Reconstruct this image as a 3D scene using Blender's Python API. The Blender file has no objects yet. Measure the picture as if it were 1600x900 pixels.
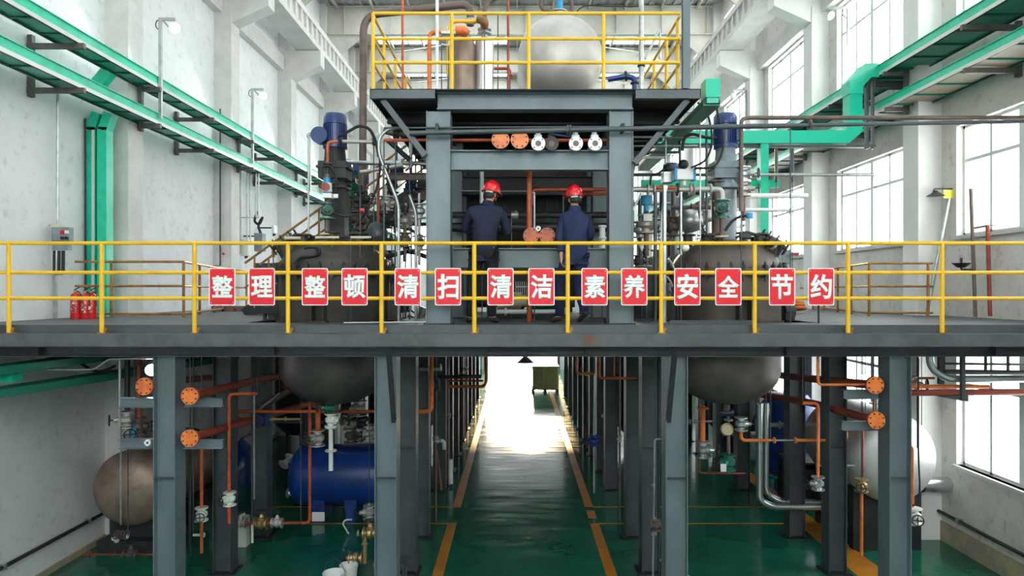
import bpy, math, random
from mathutils import Vector, Matrix
random.seed(7)
SC = bpy.context.scene
COL = SC.collection
PI = math.pi
# ------------------------------------------------------------------ camera
CAMZ, VX, VY, FP = 4.45, 808.0, 455.0, 1100.0
cam_d = bpy.data.cameras.new('camera'); cam = bpy.data.objects.new('camera', cam_d); COL.objects.link(cam)
cam.location = (0, 0, CAMZ); cam.rotation_euler = (PI/2, 0, 0)
cam_d.sensor_width = 36; cam_d.lens = FP/1600*36
cam_d.shift_x = (800-VX)/1600; cam_d.shift_y = (VY-450)/1600
cam_d.clip_end = 400
SC.camera = cam
# ------------------------------------------------------------------ world, sun, exposure
SC.view_settings.view_transform = 'Standard'; SC.view_settings.look = 'None'
SC.view_settings.gamma = 1; SC.view_settings.use_curve_mapping = False
SC.view_settings.exposure = 0.02
W = bpy.data.worlds.new('sky'); SC.world = W; W.use_nodes = True
wn = W.node_tree.nodes; wl = W.node_tree.links
bg = wn['Background']
tc = wn.new('ShaderNodeTexCoord'); sp = wn.new('ShaderNodeSeparateXYZ'); cr = wn.new('ShaderNodeValToRGB')
wl.new(tc.outputs['Generated'], sp.inputs[0]); wl.new(sp.outputs['Z'], cr.inputs[0]); wl.new(cr.outputs[0], bg.inputs['Color'])
cr.color_ramp.elements[0].position = 0.0; cr.color_ramp.elements[0].color = (1.0, 0.985, 0.95, 1)
cr.color_ramp.elements[1].position = 0.7; cr.color_ramp.elements[1].color = (0.95, 0.97, 1.0, 1)
bg.inputs['Strength'].default_value = 9.0
sun_d = bpy.data.lights.new('sun', 'SUN'); sun = bpy.data.objects.new('sun', sun_d); COL.objects.link(sun)
sun_d.energy = 3.5; sun_d.angle = math.radians(1.2); sun_d.color = (1.0, 0.68, 0.32)
sun.rotation_euler = (math.radians(90-10.5), 0, math.radians(180-1.0))
sun.location = (0, 60, 20)
# ------------------------------------------------------------------ helpers
def P(px, py, D): return Vector(((px-VX)/FP*D, D, CAMZ-(py-VY)/FP*D))
def X(px, D): return (px-VX)/FP*D
def Z(py, D): return CAMZ-(py-VY)/FP*D

def frame(ax):
    ax = Vector(ax).normalized()
    h = Vector((0, 0, 1)) if abs(ax.z) < .95 else Vector((0, 1, 0))
    u = ax.cross(h).normalized(); v = u.cross(ax).normalized()
    return u, v, ax

class MB:
    def __init__(s): s.v = []; s.f = []
    def add(s, vs, fs):
        b = len(s.v); s.v += [Vector(q) for q in vs]; s.f += [tuple(b+i for i in f) for f in fs]; return s
    def box(s, x0, x1, y0, y1, z0, z1):
        if x0 > x1: x0, x1 = x1, x0
        if y0 > y1: y0, y1 = y1, y0
        if z0 > z1: z0, z1 = z1, z0
        return s.add([(x0,y0,z0),(x1,y0,z0),(x1,y1,z0),(x0,y1,z0),(x0,y0,z1),(x1,y0,z1),(x1,y1,z1),(x0,y1,z1)],
              [(0,3,2,1),(4,5,6,7),(0,1,5,4),(1,2,6,5),(2,3,7,6),(3,0,4,7)])
    def bar(s, p0, p1, w, h, up=(0,0,1)):
        p0 = Vector(p0); p1 = Vector(p1); a = (p1-p0).normalized(); up = Vector(up)
        if abs(a.dot(up)) > .98: up = Vector((0,1,0))
        u = a.cross(up).normalized(); v = u.cross(a).normalized()
        vs = []
        for p in (p0, p1):
            for a1, b1 in ((-1,-1),(1,-1),(1,1),(-1,1)): vs.append(p+u*a1*w/2+v*b1*h/2)
        return s.add(vs, [(3,2,1,0),(4,5,6,7),(0,1,5,4),(1,2,6,5),(2,3,7,6),(3,0,4,7)])
    def cyl(s, p0, p1, r, r2=None, n=14):
        p0 = Vector(p0); p1 = Vector(p1); r2 = r if r2 is None else r2
        u, v, a = frame(p1-p0)
        vs = [p0+(u*math.cos(2*PI*i/n)+v*math.sin(2*PI*i/n))*r for i in range(n)] + \
             [p1+(u*math.cos(2*PI*i/n)+v*math.sin(2*PI*i/n))*r2 for i in range(n)]
        fs = [(i, (i+1)%n, n+(i+1)%n, n+i) for i in range(n)] + [tuple(range(n-1,-1,-1)), tuple(range(n, 2*n))]
        return s.add(vs, fs)
    def lathe(s, prof, o=(0,0,0), ax=(0,0,1), n=24):
        o = Vector(o); u, v, a = frame(ax); vs = []; rings = []
        for r, t in prof:
            if r < 1e-5: rings.append([len(vs)]); vs.append(o+a*t)
            else:
                rings.append(list(range(len(vs), len(vs)+n)))
                vs += [o+a*t+(u*math.cos(2*PI*i/n)+v*math.sin(2*PI*i/n))*r for i in range(n)]
        fs = []
        for A, B in zip(rings, rings[1:]):
            if len(A) == 1 and len(B) == 1: continue
            for i in range(n):
                j = (i+1)%n
                if len(A) == 1: fs.append((A[0], B[j], B[i]))
                elif len(B) == 1: fs.append((A[i], A[j], B[0]))
                else: fs.append((A[i], A[j], B[j], B[i]))
        if len(rings[0]) > 1: fs.append(tuple(reversed(rings[0])))
        if len(rings[-1]) > 1: fs.append(tuple(rings[-1]))
        return s.add(vs, fs)
    def tube(s, pts, r, bend=None, n=10):
        pts = [Vector(p) for p in pts]
        if bend is None: bend = r*3
        out = [pts[0]]
        for i in range(1, len(pts)-1):
            a, b, c = pts[i-1], pts[i], pts[i+1]
            d1 = (a-b); d2 = (c-b); L = min(bend, d1.length*.48, d2.length*.48)
            if d1.length < 1e-6 or d2.length < 1e-6: continue
            q1 = b+d1.normalized()*L; q2 = b+d2.normalized()*L
            for k in range(7):
                t = k/6; out.append((1-t)**2*q1+2*t*(1-t)*b+t*t*q2)
        out.append(pts[-1])
        pts = [out[0]]
        for q in out[1:]:
            if (q-pts[-1]).length > 1e-5: pts.append(q)
        ta = (pts[1]-pts[0]).normalized(); u, v, _ = frame(ta); vs = []
        for i, p in enumerate(pts):
            if i == 0: t = pts[1]-pts[0]
            elif i == len(pts)-1: t = pts[-1]-pts[-2]
            else: t = (pts[i+1]-pts[i]).normalized()+(pts[i]-pts[i-1]).normalized()
            t = t.normalized(); u = (u-t*u.dot(t)).normalized(); v = t.cross(u)
            vs += [p+(u*math.cos(2*PI*k/n)+v*math.sin(2*PI*k/n))*r for k in range(n)]
        m = len(pts); fs = []
        for i in range(m-1):
            for k in range(n): fs.append((i*n+k, i*n+(k+1)%n, (i+1)*n+(k+1)%n, (i+1)*n+k))
        fs.append(tuple(range(n-1,-1,-1))); fs.append(tuple(range((m-1)*n, m*n)))
        return s.add(vs, fs)
    def ring(s, c, ax, R, r, n=20, k=8):
        c = Vector(c); u, v, a = frame(ax); vs = []
        for i in range(n):
            d = u*math.cos(2*PI*i/n)+v*math.sin(2*PI*i/n)
            vs += [c+d*(R+r*math.cos(2*PI*j/k))+a*r*math.sin(2*PI*j/k) for j in range(k)]
        return s.add(vs, [(i*k+j, ((i+1)%n)*k+j, ((i+1)%n)*k+(j+1)%k, i*k+(j+1)%k) for i in range(n) for j in range(k)])
    def sph(s, c, r, sx=1, sy=1, sz=1, n=16):
        c = Vector(c); b = len(s.v)
        m = MB().lathe([(math.sin(PI*i/10)*r, -math.cos(PI*i/10)*r) for i in range(11)], (0,0,0), (0,0,1), n)
        return s.add([c+Vector((q.x*sx, q.y*sy, q.z*sz)) for q in m.v], m.f)
    def prism(s, poly, ax, t0, t1):
        # poly: list of 2D points; ax 'x','y','z' = extrusion axis
        def mk(a, b, t): return {'x': (t, a, b), 'y': (a, t, b), 'z': (a, b, t)}[ax]
        n = len(poly)
        return s.add([mk(a, b, t0) for a, b in poly]+[mk(a, b, t1) for a, b in poly],
               [tuple(range(n-1,-1,-1)), tuple(range(n, 2*n))]+[(i, (i+1)%n, n+(i+1)%n, n+i) for i in range(n)])
    def ibeam(s, p0, p1, w, h, tf=.014, tw=.01, up=(0,0,1)):
        # flanges perpendicular to `up`, web along up
        p0 = Vector(p0); p1 = Vector(p1); a = (p1-p0).normalized(); up = Vector(up)
        u = a.cross(up).normalized(); v = u.cross(a).normalized()
        s.bar(p0+v*(h/2-tf/2), p1+v*(h/2-tf/2), w, tf, up); s.bar(p0-v*(h/2-tf/2), p1-v*(h/2-tf/2), w, tf, up)
        return s.bar(p0, p1, tw, h-2*tf, up)
    def bounds(s):
        return [min(q[i] for q in s.v) for i in range(3)], [max(q[i] for q in s.v) for i in range(3)]

def rawmesh(name, m, mat, org=Vector((0,0,0)), ang=32):
    me = bpy.data.meshes.new(name)
    me.from_pydata([tuple(q-org) for q in m.v], [], m.f); me.update()
    import bmesh
    bm = bmesh.new(); bm.from_mesh(me); bmesh.ops.recalc_face_normals(bm, faces=bm.faces); bm.to_mesh(me); bm.free()
    me.polygons.foreach_set('use_smooth', [True]*len(me.polygons))
    me.set_sharp_from_angle(angle=math.radians(ang))
    if mat: me.materials.append(mat)
    return me
def part(name, m, mat, parent, label=None):
    w = parent['_o'] if '_o' in parent.keys() else [0,0,0]
    me = rawmesh(name, m, mat, Vector(w))
    o = bpy.data.objects.new(name, me); COL.objects.link(o); o.parent = parent; o['_o'] = list(w)
    if label: o['label'] = label
    return o
def props(o, label, cat, group=None, kind=None):
    o['label'] = label; o['category'] = cat
    if group: o['group'] = group
    if kind: o['kind'] = kind
    return o
def top(name, m, mat, label, cat, group=None, kind=None, bevel=0):
    lo, hi = m.bounds(); org = Vector(((lo[0]+hi[0])/2, (lo[1]+hi[1])/2, lo[2]))
    o = bpy.data.objects.new(name, rawmesh(name, m, mat, org)); COL.objects.link(o); o.location = org; o['_o'] = list(org)
    if bevel:
        b = o.modifiers.new('bevel', 'BEVEL'); b.width = bevel; b.segments = 2; b.limit_method = 'ANGLE'; b.angle_limit = math.radians(40)
    return props(o, label, cat, group, kind)
def struct(name, m, mat, parent=None):
    lo, hi = m.bounds(); org = Vector(((lo[0]+hi[0])/2, (lo[1]+hi[1])/2, lo[2]))
    if parent: return part(name, m, mat, parent)
    o = bpy.data.objects.new(name, rawmesh(name, m, mat, org)); COL.objects.link(o); o.location = org; o['_o'] = list(org)
    o['kind'] = 'structure'; return o
def thing(name, label, cat, loc, group=None):
    o = bpy.data.objects.new(name, None); COL.objects.link(o); o.location = loc; o.empty_display_size = .1
    o['_o'] = list(Vector(loc)); return props(o, label, cat, group)
def dup(root, loc, label=None, rotz=0):
    r = root.copy(); COL.objects.link(r); r.location = loc; r.rotation_euler = (0, 0, rotz)
    if label: r['label'] = label
    for ch in list(root.children):
        c = ch.copy(); COL.objects.link(c); c.parent = r
        for g in list(ch.children):
            d = g.copy(); COL.objects.link(d); d.parent = c
    return r

# ------------------------------------------------------------------ materials
def mat(name, col, rough=.5, metal=0.0, col2=None, scale=3.0, lo=.45, hi=.6, rust=0.0, rscale=2.5, bump=0.0, bscale=30, coat=0, stretch=None, col3=None):
    m = bpy.data.materials.new(name); m.use_nodes = True; n = m.node_tree.nodes; l = m.node_tree.links
    b = n['Principled BSDF']; b.inputs['Roughness'].default_value = rough; b.inputs['Metallic'].default_value = metal
    b.inputs['Base Color'].default_value = (*col, 1)
    if coat: b.inputs['Coat Weight'].default_value = coat; b.inputs['Coat Roughness'].default_value = .08
    g = n.new('ShaderNodeNewGeometry'); mp = n.new('ShaderNodeMapping'); l.new(g.outputs['Position'], mp.inputs[0])
    if stretch: mp.inputs['Scale'].default_value = stretch
    out = None
    def layer(prev, c2, sc, a, c, det=6):
        t = n.new('ShaderNodeTexNoise'); t.inputs['Scale'].default_value = sc; t.inputs['Detail'].default_value = det
        t.inputs['Roughness'].default_value = .62
        l.new(mp.outputs[0], t.inputs['Vector'])
        r = n.new('ShaderNodeMapRange'); r.inputs[1].default_value = a; r.inputs[2].default_value = c
        l.new(t.outputs[0], r.inputs[0])
        mx = n.new('ShaderNodeMix'); mx.data_type = 'RGBA'
        l.new(r.outputs[0], mx.inputs[0])
        if prev is None: mx.inputs[6].default_value = (*col, 1)
        else: l.new(prev, mx.inputs[6])
        mx.inputs[7].default_value = (*c2, 1)
        return mx.outputs[2], r.outputs[0]
    if col2: out, _ = layer(out, col2, scale, lo, hi)
    if col3: out, _ = layer(out, col3, scale*5, .55, .7)
    if rust:
        out, rf = layer(out, (.16, .06, .028), rscale, .74-rust, .80-rust, 8)
    if out is not None: l.new(out, b.inputs['Base Color'])
    if bump:
        t = n.new('ShaderNodeTexNoise'); t.inputs['Scale'].default_value = bscale; t.inputs['Detail'].default_value = 4; l.new(mp.outputs[0], t.inputs['Vector'])
        bp = n.new('ShaderNodeBump'); bp.inputs['Strength'].default_value = bump; bp.inputs['Distance'].default_value = .02
        l.new(t.outputs[0], bp.inputs['Height']); l.new(bp.outputs[0], b.inputs['Normal'])
    return m
def emis(name, col, s):
    m = bpy.data.materials.new(name); m.use_nodes = True; b = m.node_tree.nodes['Principled BSDF']
    b.inputs['Base Color'].default_value = (.8,.8,.8,1); b.inputs['Emission Color'].default_value = (*col, 1); b.inputs['Emission Strength'].default_value = s
    return m
M = {}
M['wallL'] = mat('painted_plaster_white', (.78,.79,.81), .8, col2=(.71,.72,.735), scale=1.1, lo=.4, hi=.7, col3=(.62,.63,.64), bump=.15, bscale=8)
M['wallR'] = mat('painted_plaster_warm', (.70,.67,.64), .8, col2=(.58,.54,.51), scale=1.3, lo=.42, hi=.7, col3=(.5,.46,.42), bump=.15, bscale=8)
M['pilR'] = mat('white_pilaster_plaster', (.80,.79,.78), .8, col2=(.7,.68,.66), scale=1.3, lo=.42, hi=.75)
M['concrete'] = mat('pale_concrete', (.68,.67,.66), .8, col2=(.58,.565,.55), scale=2, lo=.4, hi=.7, bump=.2)
M['base'] = mat('dirty_wall_foot', (.30,.28,.25), .8, col2=(.45,.36,.22), scale=3, lo=.4, hi=.6)
M['steel'] = mat('blue_grey_painted_steel', (.085,.10,.115), .42, .2, col2=(.06,.07,.082), scale=2.2, lo=.4, hi=.65, rust=.04, rscale=3)
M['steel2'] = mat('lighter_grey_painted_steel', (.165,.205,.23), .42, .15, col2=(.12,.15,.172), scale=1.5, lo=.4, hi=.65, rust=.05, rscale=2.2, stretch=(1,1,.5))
M['steeld'] = mat('dark_grey_steel', (.032,.034,.040), .5, .2, col2=(.022,.023,.026), scale=2, rust=.06)
M['deck'] = mat('worn_deck_paint', (.105,.11,.122), .55, .1, col2=(.07,.073,.08), scale=2.5, lo=.4, hi=.6, rust=.08, rscale=2)
M['vessel'] = mat('dark_brown_vessel_steel', (.075,.062,.056), .55, .2, col2=(.045,.042,.042), scale=2.0, lo=.35, hi=.6, rust=.05, rscale=1.7)
M['brown'] = mat('brown_primer_pipe', (.17,.12,.105), .5, .3, col2=(.11,.085,.08), scale=4)
M['yellow'] = mat('yellow_paint', (.86,.50,.02), .38, 0, col2=(.75,.38,.015), scale=6, lo=.5, hi=.75, rust=.0)
M['yrust'] = mat('worn_ochre_paint', (.34,.16,.035), .5, 0, col2=(.2,.09,.03), scale=5)
M['orange'] = mat('orange_paint', (.85,.22,.045), .4, 0, col2=(.66,.14,.035), scale=7)
M['orangep'] = mat('orange_red_pipe_paint', (.62,.115,.035), .4, 0, col2=(.42,.07,.03), scale=5)
M['redpipe'] = mat('dull_red_pipe_paint', (.36,.06,.035), .45, 0, col2=(.22,.045,.03), scale=5)
M['red'] = mat('red_enamel', (.62,.012,.015), .25, 0, coat=.6)
M['helmet'] = mat('red_helmet_plastic', (.75,.01,.02), .18, 0, coat=.8)
M['signred'] = mat('red_sign_face', (.80,.006,.022), .5, 0)
M['bracket'] = mat('bracket_steel', (.13,.115,.11), .5, .1, col2=(.09,.085,.085), scale=5)
M['vesselb'] = mat('brown_reactor_steel', (.155,.12,.105), .5, .25, col2=(.085,.072,.068), scale=2.2, lo=.35, hi=.62, rust=.05, rscale=1.7)
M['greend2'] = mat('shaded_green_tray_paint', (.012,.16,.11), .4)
M['white'] = mat('white_enamel', (.85,.86,.86), .4)
M['green'] = mat('green_tray_paint', (.008,.58,.37), .3, 0, col2=(.008,.48,.30), scale=3, coat=.15)
M['greend'] = mat('green_duct_paint', (.006,.50,.33), .35, 0, coat=.3)
M['greenm'] = mat('green_tray_underside', (.08,.50,.38), .4, 0, col2=(.05,.40,.30), scale=2)
M['greenv'] = mat('green_valve_paint', (.01,.17,.12), .35, .1)
M['galv'] = mat('galvanised_steel', (.52,.54,.55), .35, .75, col2=(.4,.42,.43), scale=6)
M['palestrip'] = mat('pale_tray_strip', (.66,.66,.64), .22, .3)
M['stain'] = mat('stainless_steel', (.58,.55,.53), .46, .55, col2=(.44,.41,.385), scale=2.2, lo=.35, hi=.7, bump=.03, bscale=14)
M['stainb'] = mat('heat_stained_steel', (.38,.28,.23), .45, .5, col2=(.24,.165,.13), scale=3, lo=.4, hi=.65, bump=.05)
M['alu'] = mat('aluminium_cladding', (.82,.83,.85), .3, .85)
M['insul'] = mat('silver_pipe_cladding', (.62,.66,.68), .25, .9, bump=.1, bscale=10)
M['alu2'] = mat('dull_aluminium', (.62,.62,.62), .45, .6, col2=(.5,.5,.5), scale=2)
M['blue'] = mat('deep_blue_tank_paint', (.008,.05,.27), .35, 0, col2=(.006,.03,.18), scale=2, coat=.3)
M['mblue'] = mat('motor_blue_paint', (.02,.045,.17), .35, 0.1, coat=.2)
M['lblue'] = mat('light_blue_plastic', (.02,.30,.62), .4)
M['gear'] = mat('gearbox_grey_paint', (.23,.28,.33), .4, .1, col2=(.17,.2,.23), scale=3)
M['black'] = mat('black_rubber', (.012,.012,.013), .5)
M['dark'] = mat('near_black_metal', (.03,.03,.032), .5, .2, col2=(.05,.05,.05), scale=5)
M['brass'] = mat('brass', (.45,.33,.16), .4, .7)
M['pvc'] = mat('white_plastic', (.72,.74,.68), .45)
M['cream'] = mat('cream_plastic', (.62,.55,.40), .5)
M['rafter'] = mat('cream_rafter_paint', (.55,.53,.48), .6, 0, col2=(.47,.45,.41), scale=1)
M['roof'] = mat('corrugated_roof_sheet', (.42,.43,.43), .5, .2, col2=(.34,.35,.35), scale=1)
M['navy'] = mat('navy_work_cloth', (.010,.014,.045), .85, 0, col2=(.007,.010,.032), scale=6, bump=.5, bscale=9)
M['navy2'] = mat('faded_navy_work_cloth', (.013,.022,.085), .85, 0, col2=(.010,.016,.06), scale=6, bump=.5, bscale=9)
M['blackc'] = mat('black_trouser_cloth', (.008,.008,.012), .9, 0, bump=.4, bscale=9)
M['skin'] = mat('skin', (.52,.27,.185), .5)
M['hair'] = mat('black_hair', (.012,.010,.010), .6)
M['shoe'] = mat('dark_leather', (.03,.02,.018), .5)
M['wood'] = mat('weathered_wood', (.20,.12,.08), .7, col2=(.13,.08,.05), scale=6, stretch=(1,1,.2))
M['yline'] = mat('orange_floor_paint', (.62,.24,.02), .3, 0, col2=(.42,.14,.02), scale=3, lo=.4, hi=.7)
M['ibc'] = mat('yellowed_plastic_tank', (.50,.42,.12), .4)
M['earth'] = mat('outside_paving', (.5,.5,.48), .9)
M['winframe'] = mat('white_window_frame', (.72,.76,.76), .4)
M['frp'] = mat('tan_tray_underside', (.26,.25,.20), .5, 0, col2=(.30,.21,.17), scale=2)
# wet green epoxy floor
fm = bpy.data.materials.new('green_epoxy_floor'); fm.use_nodes = True; n = fm.node_tree.nodes; l = fm.node_tree.links; b = n['Principled BSDF']
g = n.new('ShaderNodeNewGeometry'); t = n.new('ShaderNodeTexNoise'); t.inputs['Scale'].default_value = .9; t.inputs['Detail'].default_value = 7
mp = n.new('ShaderNodeMapping'); l.new(g.outputs['Position'], mp.inputs[0]); l.new(mp.outputs[0], t.inputs['Vector'])
c = n.new('ShaderNodeValToRGB'); l.new(t.outputs[0], c.inputs[0]); c.color_ramp.elements[0].position = .35; c.color_ramp.elements[1].position = .7
c.color_ramp.elements[0].color = (.008,.11,.066,1); c.color_ramp.elements[1].color = (.012,.165,.095,1); l.new(c.outputs[0], b.inputs['Base Color'])
t2 = n.new('ShaderNodeTexNoise'); t2.inputs['Scale'].default_value = 1.6; t2.inputs['Detail'].default_value = 5
mp2 = n.new('ShaderNodeMapping'); mp2.inputs['Scale'].default_value = (.7,3.2,1); l.new(g.outputs['Position'], mp2.inputs[0]); l.new(mp2.outputs[0], t2.inputs['Vector'])
r = n.new('ShaderNodeMapRange'); r.inputs[1].default_value = .3; r.inputs[2].default_value = .7; r.inputs[3].default_value = .07; r.inputs[4].default_value = .22
l.new(t2.outputs[0], r.inputs[0]); l.new(r.outputs[0], b.inputs['Roughness'])
bp = n.new('ShaderNodeBump'); bp.inputs['Strength'].default_value = .11; bp.inputs['Distance'].default_value = .01; l.new(t2.outputs[0], bp.inputs['Height']); l.new(bp.outputs[0], b.inputs['Normal'])
M['floor'] = fm
# thin window glass
gm = bpy.data.materials.new('window_glass'); gm.use_nodes = True; n = gm.node_tree.nodes; l = gm.node_tree.links
for q in list(n):
    if q.type == 'BSDF_PRINCIPLED': n.remove(q)
tr = n.new('ShaderNodeBsdfTransparent'); tr.inputs[0].default_value = (.93,.97,.96,1); gl = n.new('ShaderNodeBsdfGlossy'); gl.inputs['Roughness'].default_value = .03
mx = n.new('ShaderNodeMixShader'); mx.inputs[0].default_value = .06
l.new(tr.outputs[0], mx.inputs[1]); l.new(gl.outputs[0], mx.inputs[2]); l.new(mx.outputs[0], n['Material Output'].inputs[0])
M['glass'] = gm
M['lamp'] = emis('lit_lamp_lens', (.92,.97,1.0), 28)

ORD = ['first','second','third','fourth','fifth','sixth','seventh','eighth','ninth','tenth','eleventh','twelfth','thirteenth','fourteenth','fifteenth','sixteenth']
# ------------------------------------------------------------------ hall shell
XL, XR, YN, YF, ZT = -7.38, 7.6, -8.0, 40.0, 15.2
DECK = 4.015
PITCH = 4.55
pil = [12.6+PITCH*k for k in range(-4, 7)]        # near faces of the pilasters
struct('floor', MB().box(XL-.3, XR+.3, YN-.3, YF+.2, -.12, 0), M['floor'])
struct('floor', MB().box(-60, 60, YF+.2, 120, -.3, -.1), M['earth']).name = 'floor_outside'
struct('wall_left', MB().box(XL-.3, XL, YN, YF, 0, ZT), M['wallL'])
# right wall with window holes
wy = [(y+.55+.72, y+PITCH-.42) for y in pil[:-1]]
rows = [(1.45, 3.5), (5.4, 7.3), (9.1, 11.2), (12.9, 14.5)]
m = MB(); ys = [YN]
for a, c in wy: ys += [a, c]
ys.append(YF)
for i in range(0, len(ys), 2): m.box(XR, XR+.3, ys[i], ys[i+1], 0, ZT)
zs = [0]
for a, c in rows: zs += [a, c]
zs.append(ZT)
for a, c in wy:
    for i in range(0, len(zs), 2): m.box(XR, XR+.3, a, c, zs[i], zs[i+1])
    if a < 8: m.box(XR, XR+.3, a, c, 1.45, 3.5)  # unseen near ground windows filled in to dim the lower level
struct('wall_right', m, M['wallR'])
k = 0
for (a, c) in wy:
    for (z0, z1) in rows:
        if a < 8 and z0 < 3: continue
        k += 1
        f = MB(); x = XR+.12; w = .05
        f.box(x, x+.07, a, c, z0, z0+w).box(x, x+.07, a, c, z1-w, z1).box(x, x+.07, a, a+w, z0, z1).box(x, x+.07, c-w, c, z0, z1)
        nmul = 4
        for i in range(1, nmul):
            y = a+(c-a)*i/nmul; f.box(x, x+.07, y-.03, y+.03, z0, z1)
        zt = z0+(z1-z0)*.68; f.box(x-.002, x+.072, a, c, zt-.03, zt+.03)
        yc = (a+c)/2; f.box(x-.01, x+.08, yc-.06, yc+.06, z0, z1)
        fo = struct('window_%d' % k, f, M['winframe'])
        g = part('glass_pane', MB().box(x+.03, x+.036, a+w, c-w, z0+w, z1-w), M['glass'], fo)
        part('sill', MB().box(XR-.05, XR+.1, a-.05, c+.05, z0-.06, z0), M['concrete'], fo)
# back wall with the vehicle door and high windows
dx0, dx1, dzt = -1.75, 2.3, 3.7
m = MB()
bw = [(-6.6,-4.2,5.5,8.2), (4.6,6.9,5.5,8.2), (-6.6,-4.2,9.6,12.4),(-3.6,-1.2,9.6,12.4),(1.6,4.0,9.6,12.4),(4.6,6.9,9.6,12.4)]
m.box(XL, dx0, YF, YF+.3, 0, 5.5).box(dx1, XR, YF, YF+.3, 0, 5.5).box(dx0, dx1, YF, YF+.3, dzt, 5.5)
xs = [XL, -6.6,-4.2,-3.6,-1.2,1.6,4.0,4.6,6.9, XR]
for i in range(0, len(xs), 2): m.box(xs[i], xs[i+1], YF, YF+.3, 5.5, ZT)
for i in range(1, len(xs)-1, 2): m.box(xs[i], xs[i+1], YF, YF+.3, 5.5 if i in (3, 5) else 8.2, 9.6).box(xs[i], xs[i+1], YF, YF+.3, 12.4, ZT)
struct('wall_back', m, M['wallL'])
for (x0, x1, z0, z1) in bw:
    k += 1; f = MB(); y = YF+.1
    f.box(x0, x1, y, y+.07, z0, z0+.06).box(x0, x1, y, y+.07, z1-.06, z1).box(x0, x0+.06, y, y+.07, z0, z1).box(x1-.06, x1, y, y+.07, z0, z1)
    for i in range(1, 4): q = x0+(x1-x0)*i/4; f.box(q-.03, q+.03, y, y+.07, z0, z1)
    f.box(x0, x1, y, y+.07, (z0+z1)/2-.03, (z0+z1)/2+.03)
    fo = struct('window_%d' % k, f, M['winframe']); part('glass_pane', MB().box(x0+.06, x1-.06, y+.03, y+.036, z0+.06, z1-.06), M['glass'], fo)
m = MB().box(dx0-.12, dx0, YF-.05, YF+.3, 0, dzt+.12).box(dx1, dx1+.12, YF-.05, YF+.3, 0, dzt+.12).box(dx0, dx1, YF-.05, YF+.3, dzt, dzt+.12)
struct('door_1', m, M['steeld'])
# unseen near end wall behind the viewer: closed doorway, window band added for frontal light
m = MB()
m.box(XL, -1.5, YN-.3, YN, 0, 6.2).box(1.5, XR, YN-.3, YN, 0, 6.2).box(-1.5, 1.5, YN-.3, YN, 2.6, 6.2).box(XL, XR, YN-.3, YN, 13.0, ZT).box(XL, -6, YN-.3, YN, 6.2, 13).box(6, XR, YN-.3, YN, 6.2, 13)
struct('wall_front', m, M['wallL'])
struct('door_2', MB().box(-1.5, 1.5, YN-.2, YN-.15, 0, 2.6).box(-1.6, -1.5, YN-.3, YN+.03, 0, 2.7).box(1.5, 1.6, YN-.3, YN+.03, 0, 2.7).box(-1.5, 1.5, YN-.3, YN+.03, 2.6, 2.7), M['steeld'])
k += 1; f = MB().box(-6, 6, YN-.2, YN-.1, 6.2, 6.28).box(-6, 6, YN-.2, YN-.1, 12.92, 13).box(-6, 6, YN-.2, YN-.1, 10.4, 10.48)
for i in range(9): f.box(-6+1.5*i-.04, -6+1.5*i+.04, YN-.2, YN-.1, 6.2, 13)
fo = struct('window_%d' % k, f, M['winframe']); part('glass_pane', MB().box(-6, 6, YN-.16, YN-.154, 6.2, 13), M['glass'], fo)
# roof sheet: corrugated, with skylight gaps glazed
sky = [(29.2, 30.6), (33.6, 35.2), (38.2, 39.6), (24.0, 25.6), (19.6, 21.0), (15.0, 16.4), (10.4, 11.8), (5.8, 7.2), (1.2, 2.6), (-3.4, -2.0)]
sx = [(-6.0, -3.4), (-2.6, -.4), (.6, 2.8), (3.8, 6.4)]
m = MB()
edges = sorted([YN, YF+.3]+[e for s_ in sky for e in s_])
for i in range(0, len(edges)-1):
    a, c = edges[i], edges[i+1]
    if (a, c) in sky:
        xx = [XL-.3]+[e for s_ in sx for e in s_]+[XR+.3]
        for j in range(0, len(xx), 2): m.box(xx[j], xx[j+1], a, c, ZT, ZT+.05)
    else: m.box(XL-.3, XR+.3, a, c, ZT, ZT+.05)
x = XL
while x < XR:
    inside = any(a-.05 < x+.05 < c+.05 for a, c in sx)
    for i in range(0, len(edges)-1):
        if (edges[i], edges[i+1]) in sky and inside: continue
        m.box(x, x+.1, edges[i], edges[i+1], ZT-.04, ZT)
    x += .3
struct('ceiling', m, M['roof'])
for (a, c) in sky:
    for (x0, x1) in sx:
        k += 1
        f = MB()
        for q in (x0, (x0+x1)/2, x1): f.box(q-.03, q+.03, a, c, ZT-.02, ZT+.07)
        f.box(x0, x1, a-.03, a+.03, ZT-.02, ZT+.07).box(x0, x1, c-.03, c+.03, ZT-.02, ZT+.07)
        fo = struct('window_%d' % k, f, M['winframe']); part('glass_pane', MB().box(x0, x1, a, c, ZT+.03, ZT+.036), M['glass'], fo)
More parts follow.
